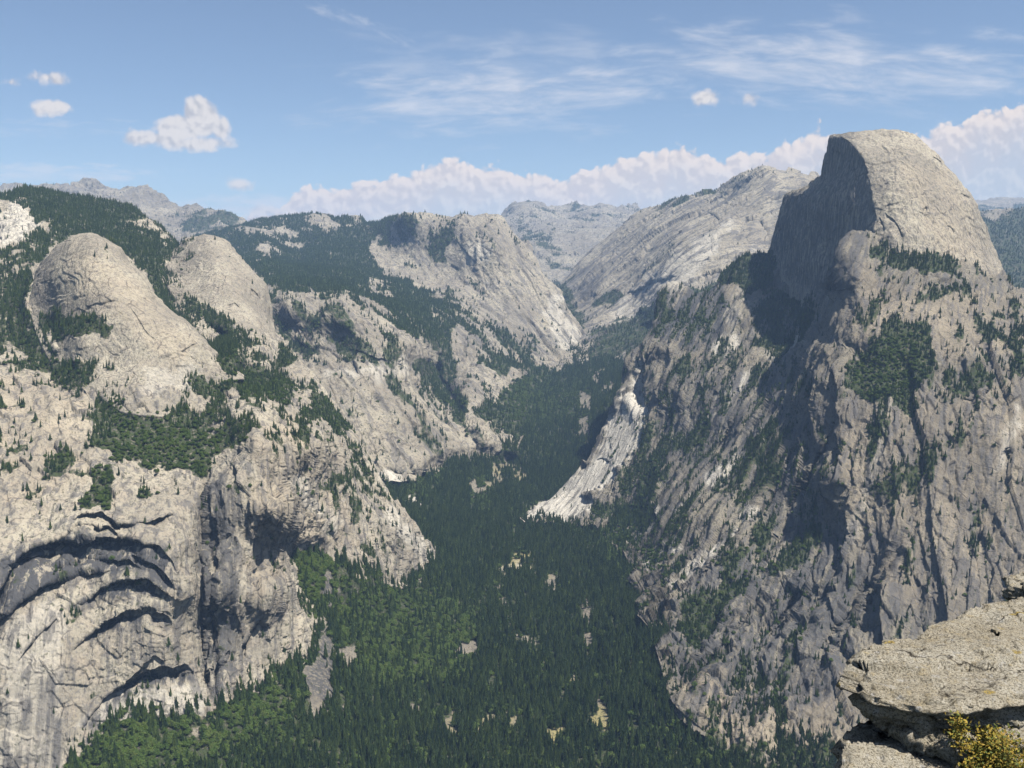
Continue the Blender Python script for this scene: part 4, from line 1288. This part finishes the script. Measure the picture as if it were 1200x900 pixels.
SRC = {**P_con, **P_oak}
for kd in range(5):
    if kd not in SRC:
        SRC[kd] = SRC[3 if kd > 2 else 0]

ng = bpy.data.node_groups.new('forest_scatter', 'GeometryNodeTree')
ng.interface.new_socket('Geometry', in_out='INPUT', socket_type='NodeSocketGeometry')
ng.interface.new_socket('Geometry', in_out='OUTPUT', socket_type='NodeSocketGeometry')
gi = ng.nodes.new('NodeGroupInput'); go = ng.nodes.new('NodeGroupOutput')
iop = ng.nodes.new('GeometryNodeInstanceOnPoints')
jn = ng.nodes.new('GeometryNodeJoinGeometry')
for kd in reversed(range(5)):                  # join reads its links last to first
    oi = ng.nodes.new('GeometryNodeObjectInfo')
    oi.inputs['Object'].default_value = SRC[kd]
    oi.inputs['As Instance'].default_value = False
    g2 = ng.nodes.new('GeometryNodeGeometryToInstance')
    ng.links.new(oi.outputs['Geometry'], g2.inputs[0])
    ng.links.new(g2.outputs[0], jn.inputs[0])


def attr(nm, typ):
    a = ng.nodes.new('GeometryNodeInputNamedAttribute')
    a.data_type = typ
    a.inputs['Name'].default_value = nm
    return a.outputs[0]


ng.links.new(gi.outputs[0], iop.inputs['Points'])
ng.links.new(jn.outputs[0], iop.inputs['Instance'])
iop.inputs['Pick Instance'].default_value = True
ng.links.new(attr('kindof', 'INT'), iop.inputs['Instance Index'])
ng.links.new(attr('turn', 'FLOAT_VECTOR'), iop.inputs['Rotation'])
ng.links.new(attr('size', 'FLOAT_VECTOR'), iop.inputs['Scale'])
ng.links.new(iop.outputs[0], go.inputs[0])

FOREST_LABEL = {
    'pale granite wall': 'pines and oak scrub on the ledges of the arched pale wall',
    'bald rounded': 'few dark trees on the ledges of the larger bald dome',
    'smaller bald': 'scattered trees on the smaller bald dome',
    'distant canyon': 'bluish forest over the plateau and ravine of the far canyon wall',
    'long bare granite': 'thin dark forest strips on the long bare ridge',
    'hazy far': 'tiny dark tree cover on the hazy far ridges',
    'grey jagged': 'dark woods round the foot of the grey far peak',
    'faint blue': 'woods on the faint blue far ridge',
    'dark wooded': 'forest covering the ridge behind the right foot of the split dome',
    'huge granite': 'stray trees at the foot of the split dome',
    'rugged': 'patches of pine and scrub on the rugged slope under the split dome',
    'floor and talus': 'dense dark conifer forest filling the valley floor',
}
for A in ALL:
    keep = ~A['pick']
    T = A['T'][keep]
    if len(T) == 0:
        continue
    me = bpy.data.meshes.new('forest')
    me.vertices.add(len(T))
    me.vertices.foreach_set('co', np.ascontiguousarray(T, np.float32).ravel())
    s = np.stack([A['H'] * A['W'], A['H'] * A['W'], A['H']], -1)[keep].astype(np.float32)
    r = np.stack([0 * A['R'], 0 * A['R'], A['R']], -1)[keep].astype(np.float32)
    x = me.attributes.new('size', 'FLOAT_VECTOR', 'POINT'); x.data.foreach_set('vector', s.ravel())
    x = me.attributes.new('turn', 'FLOAT_VECTOR', 'POINT'); x.data.foreach_set('vector', r.ravel())
    x = me.attributes.new('kindof', 'INT', 'POINT'); x.data.foreach_set('value', A['K'][keep].astype(np.int32))
    lab = [v for k, v in FOREST_LABEL.items() if A['L']['o']['label'].startswith(k)][0]
    o = add_obj('forest', me, lab, 'forest', kind='stuff')
    o.modifiers.new('scatter', 'NODES').node_group = ng
# ------------------------------------------------------------------ foreground ledge
def ledge_material():
    m = NT('lichen_granite')
    P = m.n('ShaderNodeNewGeometry').outputs['Position']
    a = m.noise(m.pos((1, 1, 1), P), 1.1, 5, .6)
    b = m.noise(m.pos((1, 1, 1), P), 7.0, 5, .65)
    g = m.noise(m.pos((1, 1, 1), P), 34.0, 4, .75)
    g2 = m.noise(m.pos((1, 1, 1.0), P), 75.0, 3, .7)
    c = m.mix(m.ramp(a, .35, .65), (.42, .365, .265), (.53, .48, .375))
    c = m.mix(m.ramp(b, .52, .68, 0, .75), c, (.46, .37, .22))
    c = m.mix(m.ramp(b, .30, .42, .8, 0), c, (.56, .54, .50))
    c = m.mix(m.ramp(g, .40, .54, .85, 0), c, (.11, .095, .065))
    c = m.mix(m.ramp(g2, .58, .68, 0, .7), c, (.66, .63, .56))
    vo = m.n('ShaderNodeTexVoronoi')
    m.l(m.pos((1, 1, 1), P), vo.inputs['Vector'])
    vo.inputs['Scale'].default_value = 1.7
    c = m.mix(m.math('MULTIPLY', m.ramp(vo.outputs['Distance'], .10, .16, 1, 0), m.ramp(g, .4, .55)), c, (.42, .30, .07))
    ve = m.n('ShaderNodeTexVoronoi', feature='DISTANCE_TO_EDGE')
    wob = m.n('ShaderNodeTexNoise'); m.l(P, wob.inputs['Vector']); wob.inputs['Scale'].default_value = 2.2; wob.inputs['Detail'].default_value = 5
    ws = m.n('ShaderNodeVectorMath', operation='SCALE'); m.l(wob.outputs['Color'], ws.inputs[0]); ws.inputs['Scale'].default_value = .8
    wa = m.n('ShaderNodeVectorMath', operation='ADD'); m.l(P, wa.inputs[0]); m.l(ws.outputs[0], wa.inputs[1])
    m.l(m.pos((.55, 1.3, 1.6), wa.outputs[0], (0, 0, .5)), ve.inputs['Vector'])
    ve.inputs['Scale'].default_value = .75
    crk = m.math('MULTIPLY', m.ramp(ve.outputs['Distance'], .0, .022, 1, 0), m.ramp(a, .42, .55))
    c = m.mix(crk, c, (.045, .038, .03))
    h = m.math('ADD', m.math('MULTIPLY', g, .6), m.math('ADD', m.math('MULTIPLY', b, 1.4), m.math('MULTIPLY', g2, .25)))
    m.bsdf(c, .95, m.bump(h, .09, .9), .1)
    return m.m


M_ledge = ledge_material()


def slab(name, label, outline, z, thick, seed, dome=0.12, tilt=(0, 0), under=.75, rough=1.0, group=None, nt=420, nr=190):
    """one rock: a plan outline, a slightly domed top, a rounded ragged rim and an undercut lower side"""
    o = np.array(outline, float)
    c = o.mean(0)
    e = np.roll(o, -1, 0) - o
    L = np.concatenate([[0], np.cumsum(np.linalg.norm(e, axis=1))])
    t = np.linspace(0, L[-1], nt, endpoint=False)
    closed = np.concatenate([o, o[:1]])
    ring = np.stack([np.interp(t, L, closed[:, 0]), np.interp(t, L, closed[:, 1])], -1)
    for _ in range(10):
        ring = .25 * np.roll(ring, 1, 0) + .5 * ring + .25 * np.roll(ring, -1, 0)
    u = np.linspace(0, 1, nr)
    rf = np.interp(u, [0, .45, .53, .58, .64, .75, 1], [0.02, .90, .98, 1.0, .965, under, .05])
    zf = np.interp(u, [0, .45, .53, .58, .64, .75, 1], [dome, .06, .0, -.16, -.42, -.85, -1.0])
    V = np.zeros((nr, nt, 3))
    V[..., :2] = c + (ring[None] - c) * rf[:, None, None]
    zz = np.where(zf > 0, zf, zf * thick)
    V[..., 2] = z + zz[:, None] + (V[..., 0] - c[0]) * tilt[0] + (V[..., 1] - c[1]) * tilt[1]
    N = np.cross(np.roll(V, -1, 1) - np.roll(V, 1, 1), np.gradient(V, axis=0))
    N /= np.linalg.norm(N, axis=-1, keepdims=True) + 1e-9
    if N[nr // 4, :, 2].mean() < 0:
        N = -N
    side = np.interp(u, [0, .45, .55, .75, 1], [.5, .6, 1.15, 1.15, .6])[:, None]
    Q = V * np.array([1, 1, 2.6])
    d = rough * (side * (.10 * fbm(Q / .9, 3, seed) + .16 * facets(V * np.array([.5, .5, 2.4]) / .55, seed + 1) + .05 * facets(V * np.array([1, 1, 3]) / .22, seed + 2)) + .018 * fbm(V / .16, 3, seed + 3) + .05 * fbm(V / 1.6, 2, seed + 4))
    # bedding cracks across the top
    ck = np.abs(fbm(V * np.array([.35, 1, 1]) / 1.1, 2, seed + 5))
    d = d - rough * .05 * smooth(.05 - ck, 0, .05) * (side < .6)
    V = V + N * np.clip(d, -.16, .3)[..., None]
    idx = np.arange(nr * nt).reshape(nr, nt)
    nx = np.roll(idx, -1, 1)
    F = np.stack([idx[:-1], nx[:-1], nx[1:], idx[1:]], -1).reshape(-1, 4)
    me = make_mesh(name, V.reshape(-1, 3), F, [M_ledge])
    return add_obj(name, me, label, 'rock', group)


def plan(pts, z):
    out = []
    for px, py in pts:
        sx, sz = ray(px, py)
        Y = z / float(sz)
        out.append((float(sx) * Y, Y))
    return out


slab('rock_slab', 'big flat overhanging slab of lichen-flecked granite, uppermost at the lower right corner',
     plan([(996, 792), (1012, 812), (1050, 820), (1090, 832), (1140, 822), (1200, 816), (1330, 836), (1420, 760), (1380, 655), (1290, 660), (1215, 684), (1180, 693), (1120, 724), (1060, 748), (1020, 764), (1003, 776)], -5.4),
     -5.43, .92, 301, dome=.10, under=.80)
slab('rock_slab', 'thin middle layer of granite in the shade between the overhanging slab and the lowest one',
     plan([(1040, 846), (1075, 862), (1120, 874), (1200, 866), (1330, 900), (1420, 820), (1330, 740), (1200, 740), (1080, 790), (1045, 820)], -5.82),
     -5.85, .30, 311, dome=.05, under=.72)
slab('rock_slab', 'lowest granite ledge with a sunlit rim under the overhang, beside the yellow bush',
     plan([(978, 868), (984, 900), (975, 960), (1000, 1080), (1200, 1150), (1500, 1100), (1450, 850), (1250, 760), (1100, 780), (1010, 838)], -6.14),
     -6.16, 7.0, 321, dome=.06, under=1.06)
slab('boulder', 'small dark-based boulder lying on the far edge of the overhanging slab',
     [(8.42, 16.4), (8.62, 16.1), (9.3, 16.0), (9.9, 16.3), (9.8, 17.0), (9.0, 17.2), (8.55, 16.9)], -5.46, .4, 331, dome=.08, under=.7, rough=.6, nt=200, nr=100)


def leaf_mat(name, a, b):
    m = NT(name)
    P = m.n('ShaderNodeNewGeometry').outputs['Position']
    m.bsdf(m.mix(m.ramp(m.noise(m.pos((1, 1, 1), P), 24.0, 2), .38, .62), a, b), .7, None, .2)
    return m.m


M_yel = leaf_mat('yellow_leaf', (.31, .255, .04), (.27, .165, .03))
M_grn = leaf_mat('green_leaf', (.075, .10, .022), (.17, .17, .04))
M_twig = leaf_mat('twig', (.15, .11, .08), (.26, .20, .15))


def bush(loc):
    r = random.Random(5)
    root = bpy.data.objects.new('bush', None)
    COL.objects.link(root)
    root.location = loc
    root['label'] = 'scraggly bush of small yellow and green leaves beside the lowest granite ledge'
    root['category'] = 'bush'
    bm = ([], [])
    lf = {'y': ([], []), 'g': ([], [])}

    def tube(p, q, r0, r1):
        d = (q - p).normalized()
        a = d.orthogonal().normalized()
        b = d.cross(a)
        n0 = len(bm[0])
        for (c, rr) in ((p, r0), (q, r1)):
            for k in range(5):
                an = k * 1.2566
                bm[0].append(tuple(c + (a * math.cos(an) + b * math.sin(an)) * rr))
        for k in range(5):
            bm[1].append((n0 + k, n0 + (k + 1) % 5, n0 + 5 + (k + 1) % 5, n0 + 5 + k))

    def leaf(p, kind):
        V, F = lf[kind]
        d = Vector((r.gauss(0, 1), r.gauss(0, 1), r.gauss(0, .8) + .3)).normalized()
        n = Vector((r.gauss(0, .6), r.gauss(0, .6), 1)).normalized()
        w = d.cross(n).normalized()
        s = r.uniform(.016, .032)
        b = len(V)
        for q in (p, p + d * s + w * s * .45, p + d * s * 2.1, p + d * s - w * s * .45):
            V.append(tuple(q))
        F.append((b, b + 1, b + 2, b + 3))

    def grow(p, d, ln, rad, lev):
        steps = 4
        for i in range(steps):
            d2 = (d + Vector((r.gauss(0, .16), r.gauss(0, .16), r.gauss(.03, .1)))).normalized()
            q = p + d2 * ln / steps
            tube(p, q, rad, rad * .8)
            rad *= .8
            if lev < 3 and i > 0:
                for _ in range(2):
                    sd = (d2 + Vector((r.gauss(0, .75), r.gauss(0, .75), r.gauss(.1, .4)))).normalized()
                    grow(q, sd, ln * r.uniform(.4, .62), rad * .7, lev + 1)
            if lev >= 2:
                side = q.x
                for _ in range(r.choice((2, 3, 4))):
                    green = r.random() < (.5 + .4 * max(0, min(1, side * 1.3 + .2)) if q.z < .8 else .3)
                    if side < -.35 and r.random() < .55:
                        continue
                    leaf(q + Vector((r.gauss(0, .03), r.gauss(0, .03), r.gauss(0, .03))), 'g' if green else 'y')
            p, d = q, d2

    for k in range(13):
        a = r.uniform(0, 6.28)
        d = Vector((math.cos(a) * r.uniform(.2, .9), math.sin(a) * r.uniform(.1, .6), r.uniform(.7, 1.1))).normalized()
        grow(Vector((r.uniform(-.3, .45), r.uniform(-.2, .2), 0)), d, r.uniform(.55, .9), .014, 0)

    def part(nm, VF, mat):
        me = bpy.data.meshes.new(nm)
        me.from_pydata(VF[0], [], VF[1])
        me.materials.append(mat)
        return add_obj(nm, me, parent=root)
    part('stems', bm, M_twig)
    o = part('yellow_foliage', lf['y'], M_yel)
    o['label'] = 'yellow and rust leaves'
    o = part('green_foliage', lf['g'], M_grn)
    o['label'] = 'olive green leaves'


bush(Vector((5.62, 11.0, -6.74)))
# ------------------------------------------------------------------ sun, sky, air
SUN_AZ, SUN_EL = math.radians(121), math.radians(62)      # azimuth clockwise from the view direction (+Y)
sd = bpy.data.lights.new('sun', 'SUN')
sd.energy = 4.8
sd.angle = math.radians(.53)
sd.color = (1, .96, .90)
sun = bpy.data.objects.new('sun', sd)
COL.objects.link(sun)
dirv = Vector((math.sin(SUN_AZ) * math.cos(SUN_EL), math.cos(SUN_AZ) * math.cos(SUN_EL), math.sin(SUN_EL)))
sun.rotation_euler = dirv.to_track_quat('Z', 'Y').to_euler()
w = bpy.data.worlds.new('World')
SC.world = w
w.use_nodes = True
wt = w.node_tree
wt.nodes.clear()
wo = wt.nodes.new('ShaderNodeOutputWorld')
bg = wt.nodes.new('ShaderNodeBackground')
sk = wt.nodes.new('ShaderNodeTexSky')
sk.sky_type = 'NISHITA'
sk.sun_disc = False
sk.sun_elevation = SUN_EL
sk.sun_rotation = SUN_AZ
sk.altitude = 2200
sk.air_density = 1.0
sk.dust_density = 2.0
sk.ozone_density = 1.5
bg.inputs['Strength'].default_value = .082
# thin high ice cloud, part of the sky itself: fixed directions, wind-drawn streaks
class WN(NT):
    def __init__(s, t):
        s.t = t

    def noise(s, vec, scale, detail=4, rough=.55, dist=0.0):
        r_ = NT.noise(s, vec, scale, detail, rough, dist)
        s.t.nodes[-1].noise_dimensions = '2D'
        return r_


wn = WN(wt)
gd = wn.n('ShaderNodeTexCoord').outputs['Generated']
sx_ = wn.n('ShaderNodeSeparateXYZ')
wn.l(gd, sx_.inputs[0])
yy = wn.math('MAXIMUM', sx_.outputs[1], .05)
U = wn.math('DIVIDE', sx_.outputs[0], yy)
Vv = wn.math('DIVIDE', sx_.outputs[2], yy)
cv = wn.n('ShaderNodeCombineXYZ')
wn.l(U, cv.inputs[0]); wn.l(Vv, cv.inputs[1])


def streaks(px, py, ax, ay, tilt, sc, lo, hi, amount, seed):
    su, sv_ = ray(px, py)
    mp = wn.n('ShaderNodeMapping', vector_type='TEXTURE')
    mp.inputs['Location'].default_value = (float(su), float(sv_), 0)
    mp.inputs['Rotation'].default_value = (0, 0, math.radians(tilt))
    mp.inputs['Scale'].default_value = (ax / FPX, ay / FPX, 1)
    wn.l(cv.outputs[0], mp.inputs['Vector'])
    ln = wn.n('ShaderNodeVectorMath', operation='LENGTH')
    wn.l(mp.outputs[0], ln.inputs[0])
    n1 = wn.noise(wn.pos((1.1, ay / ax * sc, 1), mp.outputs[0]), 2.2, 6, .62, .22)
    body = wn.ramp(wn.math('SUBTRACT', n1, wn.math('MULTIPLY', wn.math('POWER', ln.outputs['Value'], 2.0), .22)), lo, hi, 0, amount)
    return body


cov = None
for args in ((610, 108, 230, 52, 4, 5, .24, .86, .85, 1), (1010, 78, 270, 52, -3, 5, .24, .86, .9, 2), (430, 30, 95, 9, -20, 3, .34, .70, .3, 4),
             (700, 70, 380, 50, 0, 6, .34, .90, .45, 5), (60, 203, 150, 13, 0, 5, .3, .6, .5, 6), (330, 243, 190, 16, 0, 5, .3, .6, .6, 7), (80, 150, 160, 18, 0, 6, .40, .75, .3, 8)):
    b_ = streaks(*args)
    cov = b_ if cov is None else wn.math('MAXIMUM', cov, b_)
cov = wn.math('MULTIPLY', cov, wn.ramp(sx_.outputs[1], .1, .2))
skyc = wn.mix(cov, wn.mix(.05, sk.outputs[0], (5.2, 5.5, 5.8)), (6.6, 6.6, 6.9))


def heap_bank(top, seed, grow, lit, shade, strength, base_fade, puffs):
    """far heaped cloud along the horizon: a skyline of rounded swellings, with the sunward sides painted lighter"""
    cu = wn.n('ShaderNodeFloatCurve')
    x0, x1 = top[0][0], top[-1][0]
    mpz = wn.n('ShaderNodeMapRange')
    u0, u1 = float(ray(x0, 250)[0]), float(ray(x1, 250)[0])
    wn.l(U, mpz.inputs['Value'])
    mpz.inputs['From Min'].default_value = u0
    mpz.inputs['From Max'].default_value = u1
    wn.l(mpz.outputs[0], cu.inputs['Value'])
    pts = cu.mapping.curves[0].points
    VS = .25
    q = [((float(ray(x, y)[0]) - u0) / (u1 - u0), float(ray(x, y)[1]) / VS) for x, y in top]
    while len(pts) < len(q):
        pts.new(.5, .5)
    for p_, (a_, b_) in zip(pts, q):
        p_.location = (a_, max(0, b_))
        p_.handle_type = 'VECTOR'
    cu.mapping.update()
    topv = wn.math('MULTIPLY', cu.outputs[0], VS)

    def relief(dx, dy):
        ad = wn.n('ShaderNodeVectorMath', operation='ADD')
        wn.l(cv.outputs[0], ad.inputs[0])
        ad.inputs[1].default_value = (dx + seed * 3.7, dy + seed, seed * 1.3)
        wp = wn.n('ShaderNodeTexNoise', noise_dimensions='2D')
        wn.l(ad.outputs[0], wp.inputs['Vector'])
        wp.inputs['Scale'].default_value = 45
        wp.inputs['Detail'].default_value = 4
        sc = wn.n('ShaderNodeVectorMath', operation='SCALE')
        wn.l(wp.outputs['Color'], sc.inputs[0])
        sc.inputs['Scale'].default_value = .016
        a2 = wn.n('ShaderNodeVectorMath', operation='ADD')
        wn.l(ad.outputs[0], a2.inputs[0]); wn.l(sc.outputs[0], a2.inputs[1])
        tot = None
        for scl, am in ((28, .5), (62, .3), (140, .2)):
            vo = wn.n('ShaderNodeTexVoronoi', feature='SMOOTH_F1', voronoi_dimensions='2D')
            wn.l(a2.outputs[0], vo.inputs['Vector'])
            vo.inputs['Scale'].default_value = scl
            vo.inputs['Smoothness'].default_value = .35
            t_ = wn.math('MULTIPLY', wn.math('SUBTRACT', 1.0, vo.outputs['Distance']), am)
            tot = t_ if tot is None else wn.math('ADD', tot, t_)
        fb = wn.noise(a2.outputs[0], 60, 6, .6)
        return wn.math('ADD', tot, wn.math('MULTIPLY', fb, .35))

    r0 = relief(0, 0)
    r1 = relief(.0032, .0052)
    bump_ = wn.math('MULTIPLY', wn.math('SUBTRACT', r0, .72), grow)
    h = wn.math('SUBTRACT', wn.math('ADD', topv, bump_), Vv)      # height under the cloud's crest
    mask = wn.ramp(h, -.0006, .0058, 0, strength)
    mask = wn.math('MULTIPLY', mask, wn.ramp(U, u0 - .01, u0 + .05))
    mask = wn.math('MULTIPLY', mask, wn.ramp(h, .0, base_fade, 1, .55))
    mask = wn.math('MULTIPLY', mask, wn.ramp(Vv, .0, .03))
    sh = wn.ramp(wn.math('ADD', wn.math('SUBTRACT', r0, r1), wn.math('MULTIPLY', wn.ramp(h, 0, .045), -.10)), -.16, .10)  # lit and shaded sides painted from the relief's slope toward the sun
    # separate fair-weather heaps: rounded above, flat below
    hp = None
    for (px, py, ax, ay, base) in puffs:
        uc, vc = [float(t_) for t_ in ray(px, py)]
        du = wn.math('MULTIPLY', wn.math('SUBTRACT', U, uc), FPX / ax)
        dv = wn.math('MULTIPLY', wn.math('SUBTRACT', Vv, vc), FPX / ay)
        ln = wn.math('SQRT', wn.math('ADD', wn.math('MULTIPLY', du, du), wn.math('MULTIPLY', dv, dv)))
        e = wn.math('MULTIPLY', wn.math('SUBTRACT', 1.0, ln), min(ax, ay) / FPX)
        vb = float(ray(px, base)[1])
        e = wn.math('MINIMUM', e, wn.math('MULTIPLY', wn.math('SUBTRACT', Vv, vb), .8))
        hp = e if hp is None else wn.math('MAXIMUM', hp, e)
    h2 = wn.math('ADD', hp, wn.math('MULTIPLY', bump_, .34))
    m2 = wn.ramp(h2, -.0012, .0058, 0, .96)
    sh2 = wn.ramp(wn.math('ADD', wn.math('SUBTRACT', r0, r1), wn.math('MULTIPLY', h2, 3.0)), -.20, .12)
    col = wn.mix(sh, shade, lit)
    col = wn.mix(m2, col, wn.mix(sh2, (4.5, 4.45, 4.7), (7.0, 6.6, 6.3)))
    mask = wn.math('MULTIPLY', wn.math('MAXIMUM', mask, m2), wn.ramp(sx_.outputs[1], .1, .2))
    return mask, col


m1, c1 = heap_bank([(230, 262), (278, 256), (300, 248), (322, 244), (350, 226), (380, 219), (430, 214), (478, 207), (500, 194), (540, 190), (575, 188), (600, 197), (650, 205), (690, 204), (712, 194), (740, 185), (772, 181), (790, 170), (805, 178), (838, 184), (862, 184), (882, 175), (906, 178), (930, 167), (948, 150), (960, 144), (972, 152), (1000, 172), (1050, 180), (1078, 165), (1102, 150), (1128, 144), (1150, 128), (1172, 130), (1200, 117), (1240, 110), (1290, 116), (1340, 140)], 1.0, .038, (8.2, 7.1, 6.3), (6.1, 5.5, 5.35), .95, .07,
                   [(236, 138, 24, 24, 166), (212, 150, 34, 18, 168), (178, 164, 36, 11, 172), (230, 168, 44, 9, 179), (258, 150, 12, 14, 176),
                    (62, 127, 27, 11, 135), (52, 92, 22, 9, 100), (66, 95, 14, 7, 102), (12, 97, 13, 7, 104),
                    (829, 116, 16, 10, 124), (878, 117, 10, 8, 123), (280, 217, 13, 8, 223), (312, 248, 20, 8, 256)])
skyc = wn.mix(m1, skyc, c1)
wt.links.new(skyc, bg.inputs[0])
wt.links.new(bg.outputs[0], wo.inputs[0])

# the air of the valley
hv = [(x, y, z) for z in (-1060, 1300) for y in (-800, 22500) for x in (-17500, 17500)]
hf = [(0, 1, 3, 2), (4, 6, 7, 5), (0, 4, 5, 1), (2, 3, 7, 6), (0, 2, 6, 4), (1, 5, 7, 3)]
hm = bpy.data.meshes.new('haze')
hm.from_pydata(hv, [], [f[::-1] for f in hf])
mh = NT('air')
pv = mh.n('ShaderNodeVolumePrincipled')
pv.inputs['Color'].default_value = (.44, .65, 1.0, 1)
pv.inputs['Density'].default_value = 2.8e-5
pv.inputs['Anisotropy'].default_value = 0.0
mh.l(pv.outputs[0], mh.out.inputs['Volume'])
hm.materials.append(mh.m)
if HAZE:
    add_obj('haze', hm, 'thin bluish summer haze filling the valley and paling the far ridges', 'haze', kind='stuff')

vs = SC.view_settings
vs.view_transform = 'Standard'
vs.look = 'None'
vs.exposure = 0.58
vs.gamma = 1.0
SC.render.engine = 'CYCLES'
cy = SC.cycles
cy.use_denoising = DENOISE
cy.max_bounces = 3
cy.diffuse_bounces = 1
cy.volume_bounces = 1
cy.use_adaptive_sampling = True
cy.adaptive_threshold = .02
cy.adaptive_min_samples = 32
SC.render.filter_size = 1.05
cy.diffuse_bounces = 0
cy.max_bounces = 12
cy.volume_bounces = VB
cy.transparent_max_bounces = 24
w.cycles.sampling_method = 'MANUAL'
w.cycles.sample_map_resolution = 256
